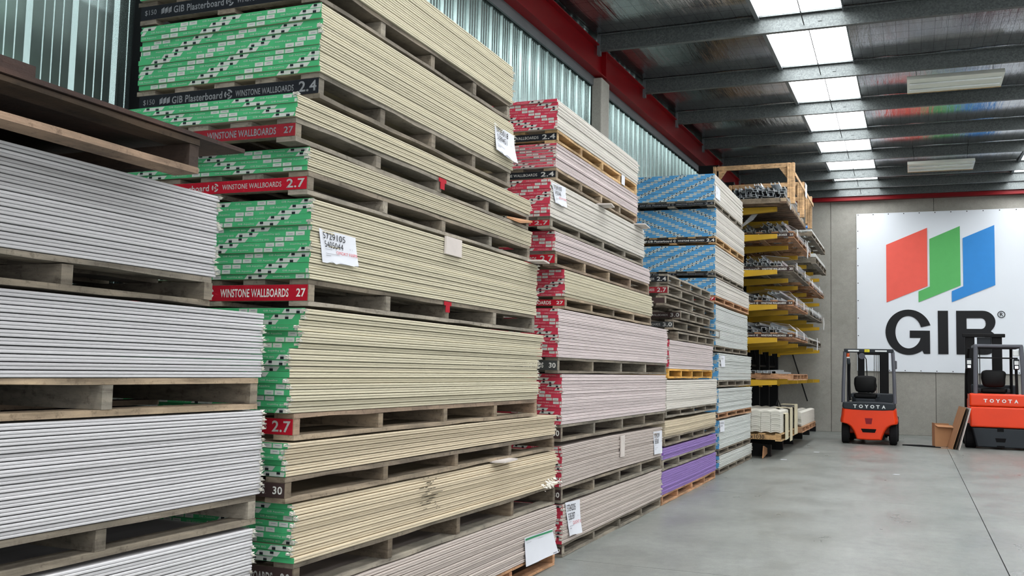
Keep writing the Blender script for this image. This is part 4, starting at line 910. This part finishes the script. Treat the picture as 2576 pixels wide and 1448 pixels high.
mb = MB(); mb.tube([(-.2, 1.6, 1.87), (-.2, 1.63, 1.87)], .07, 14); ob('pulley', mb.mesh('pulley', M['guard_grey']), ms)
for z in (.15, .5, 1.9): rbox(ms, 'cross_member', -.3, .36, 1.66, 1.74, z, z+.08, 'black_steel', .01, 1)
for s in (-.25, .22): mb = MB(); mb.box(s, s+.1, 1.8, 2.9, .06, .1); mb.box(s, s+.1, 1.78, 1.83, .06, .6); ob('fork', mb.mesh('fork', M['black_steel']), ms)
rbox(f1, 'dashboard', -.4, .45, 1.25, 1.45, .84, 1.05, 'dark_grey', .03)
# --- forklift 2
f2 = thing('forklift', 'larger orange forklift with grey bumper at the right edge, facing the wall', 'forklift', (1.64, 22.15, 0))
rbox(f2, 'counterweight', -.56, .56, -.02, .8, .86, 1.12, 'orange', .035, 3); rbox(f2, 'counterweight', -.555, .555, -.035, .8, .44, .853, 'orange', .03, 3)
bo = [(-.44, .04), (.44, .04), (.53, .43), (-.53, .43)]
loft_body(f2, 'rear_bumper', bo, [(-.02, .96, .96, .25), (.02, 1, 1, .25), (.5, 1, 1, .25)], 'dark_grey')
badge(f2, -.30, .085, .112, .945, 1.015, -.024)
mb = MB(); mb.prism([(-.1, .23), (.1, .23), (.08, .15), (-.08, .15)], -.022, .0); mb.box(-.06, .06, -.022, 0, .36, .45); mb.box(-.07, .07, -.022, 0, .04, .08); ob('slot_shade_plate', mb.mesh('slot_shade_plate', M['void']), f2)  # black plates painted as the shade in the bumper slots
rbox(f2, 'chassis', -.54, .54, .55, 1.8, .2, 1.0, 'orange', .03); rbox(f2, 'floor_plate', -.52, .52, .5, 1.7, 1.005, 1.08, 'dark_grey', .01)
wheel(f2, -.64, -.43, .33, .25); wheel(f2, .43, .64, .33, .25); wheel(f2, -.63, -.43, 1.6, .3); wheel(f2, .43, .63, 1.6, .3)
seat(f2, -.08, .35, 1.25, .48, .36); steering(f2, -.05, 1.2, 1.4)
gd = ob('overhead_guard', None, f2)
for s in (-1, 1):
    mb = MB(); mb.tube([(s*.44, .08, 1.1), (s*.435, .12, 1.6), (s*.42, .2, 2.1)], .042, 8); ob('rear_pillar', mb.mesh('rear_pillar', M['guard_grey']), gd)
    mb = MB(); mb.tube([(s*.56+(.0 if s < 0 else -.22), 1.5, .6), (s*.55+(.0 if s < 0 else -.22), 1.4, 1.5), (s*.5+(.0 if s < 0 else -.18), 1.25, 2.08)], .03, 8); ob('front_pillar', mb.mesh('front_pillar', M['black_steel']), gd)
    mb = MB(); mb.box(s*.42-.03, s*.42+.03, .18, 1.3, 2.08, 2.13); ob('side_rail', mb.mesh('side_rail', M['guard_grey']), gd)
rbox(gd, 'rear_header', -.46, .44, .16, .2, 2.075, 2.135, 'guard_grey', .015); rbox(gd, 'red_reflection_panel', -.36, .36, .3, 1.2, 2.09, 2.11, 'paint_darkred', .01); rbox(gd, 'lamp_bar', -.45, .36, .25, .29, 1.84, 1.87, 'black_steel', .006)  # dark red panel colour stands in for red reflections on the guard
for i in range(6): rbox(gd, 'roof_bar', -.4, .4, .28+i*.16, .31+i*.16, 2.06, 2.085, 'dark_grey', .005, 1)
for x in (-.6, .28): 
    wl_ = ob('work_lamp', None, f2); rbox(wl_, 'lamp_body', x, x+.11, .24, .34, 1.62, 1.84, 'dark_grey', .02); rbox(wl_, 'lens', x+.015, x+.095, .232, .24, 1.72, 1.80, 'lamp_white', .01); rbox(wl_, 'lens', x+.02, x+.09, .232, .24, 1.64, 1.70, 'chrome', .01)
    mb = MB(); mb.tube([(x+.05, .3, 1.65), (x+.06, .3, 1.1)], .028, 8); ob('lamp_stem', mb.mesh('lamp_stem', M['black_steel']), wl_)
rbox(f2, 'upper_lamp', .27, .39, .22, .26, 1.9, 2.02, 'lamp_white', .015)
ms = ob('mast', None, f2)
for x0, x1 in ((-.54, -.35), (.0, .20)): rbox(ms, 'mast_channel', x0, x1, 1.85, 2.0, .1, 2.38, 'black_steel', .01, 1)
rbox(ms, 'mast_head', -.6, .26, 1.8, 1.84, 2.34, 2.42, 'black_steel', .01, 1); rbox(ms, 'mast_head', -.3, -.02, 1.86, 1.9, 2.12, 2.34, 'dark_grey', .01, 1)
for z in (.2, .7): rbox(ms, 'cross_member', -.5, .2, 1.9, 1.98, z, z+.08, 'black_steel', .01, 1)
for x in (-.29, -.25): mb = MB(); mb.tube([(x, 1.9, .3), (x, 1.9, 2.3)], .01, 6); ob('chain', mb.mesh('chain', M['chrome' if x < -.27 else 'black_steel']), ms)
for s in (-.42, .05): mb = MB(); mb.box(s, s+.1, 2.05, 3.1, .05, .09); mb.box(s, s+.1, 2.03, 2.08, .05, .6); ob('fork', mb.mesh('fork', M['black_steel']), ms)
rbox(f2, 'dashboard', -.45, .45, 1.45, 1.65, 1.08, 1.3, 'dark_grey', .03)

# ================================================================ THINGS BY THE SECOND FORKLIFT
bx = thing('cardboard_box', 'open brown cardboard box on the floor left of the leaning boards', 'box', (.42, 22.2, .002), (0, 0, .18))
for (x0, x1, y0, y1, z0, z1) in ((0, .33, 0, .006, 0, .45), (0, .33, .264, .27, 0, .47), (0, .006, .007, .263, 0, .48), (.324, .33, .007, .263, 0, .44)):
    mb = MB(); mb.box(x0, x1, y0, y1, z0, z1); ob('side', mb.mesh('side', M['cardboard']), bx)
mb = MB(); mb.box(.007, .323, .007, .263, 0, .006); ob('base', mb.mesh('base', M['cardboard']), bx)
mb = MB(); mb.add([(.0, .0, .45), (.33, .0, .44), (.36, -.07, .40), (.04, -.08, .41)], [(0, 1, 2, 3)]); ob('flap', mb.mesh('flap', M['cardboard']), bx)
def leaning(y0, w, x0, x1, h, th, mat, lab):
    ang = math.atan2(x1-x0, h); L = math.hypot(x1-x0, h); mb = MB(); mb.box(0, th, 0, w, 0, L)
    tag(ob('leaning_board', mb.mesh('leaning_board', M[mat]), None, (x0, y0, .003+th*math.sin(ang)), (0, ang, .1)), lab, 'board')
leaning(21.35, .9, .84, 1.06, .83, .014, 'board_core', 'white-edged board leaning on the right forklift, outermost of three')
leaning(21.45, .9, .78, 1.02, .82, .010, 'wood_dark', 'dark board leaning in the middle of the three beside the right forklift')
leaning(21.5, .9, .72, .98, .84, .008, 'cardboard', 'brown cardboard sheet leaning nearest the open box')
mb = MB(); mb.tube([(0, 0, .012), (-.25, .15, .012), (-.55, .1, .012), (-.62, .0, .012), (-.4, -.12, .012), (-.1, -.2, .012), (.1, -.28, .012)], .011, 6)
tag(ob('black_cable', mb.mesh('black_cable', M['rubber'], True), None, (.42, 22.05, 0)), 'looped black cable on the floor left of the cardboard box', 'cable')
mb = MB(); mb.prism([(0, 0), (.25, -.05), (.32, .08), (.05, .1)], 0, .006, 'z'); tag(ob('cardboard_scrap', mb.mesh('cardboard_scrap', M['cardboard']), None, (.52, 21.75, .002)), 'flat cardboard scrap on the floor in front of the open box', 'cardboard')
for (x, y, lab) in ((-1.7, 18.9, 'small white paper scrap on the floor near the rack foot'), (-2.05, 16.9, 'tiny white scrap beside the lowest far pack'), (-.28, 15.4, 'small white fleck on the floor in the middle of the aisle')):
    mb = MB(); mb.prism([(0, 0), (.09, .01), (.1, .05), (.02, .06)], 0, .004, 'z'); tag(ob('paper_scrap', mb.mesh('paper_scrap', M['paper']), None, (x, y, .001)), lab, 'paper')
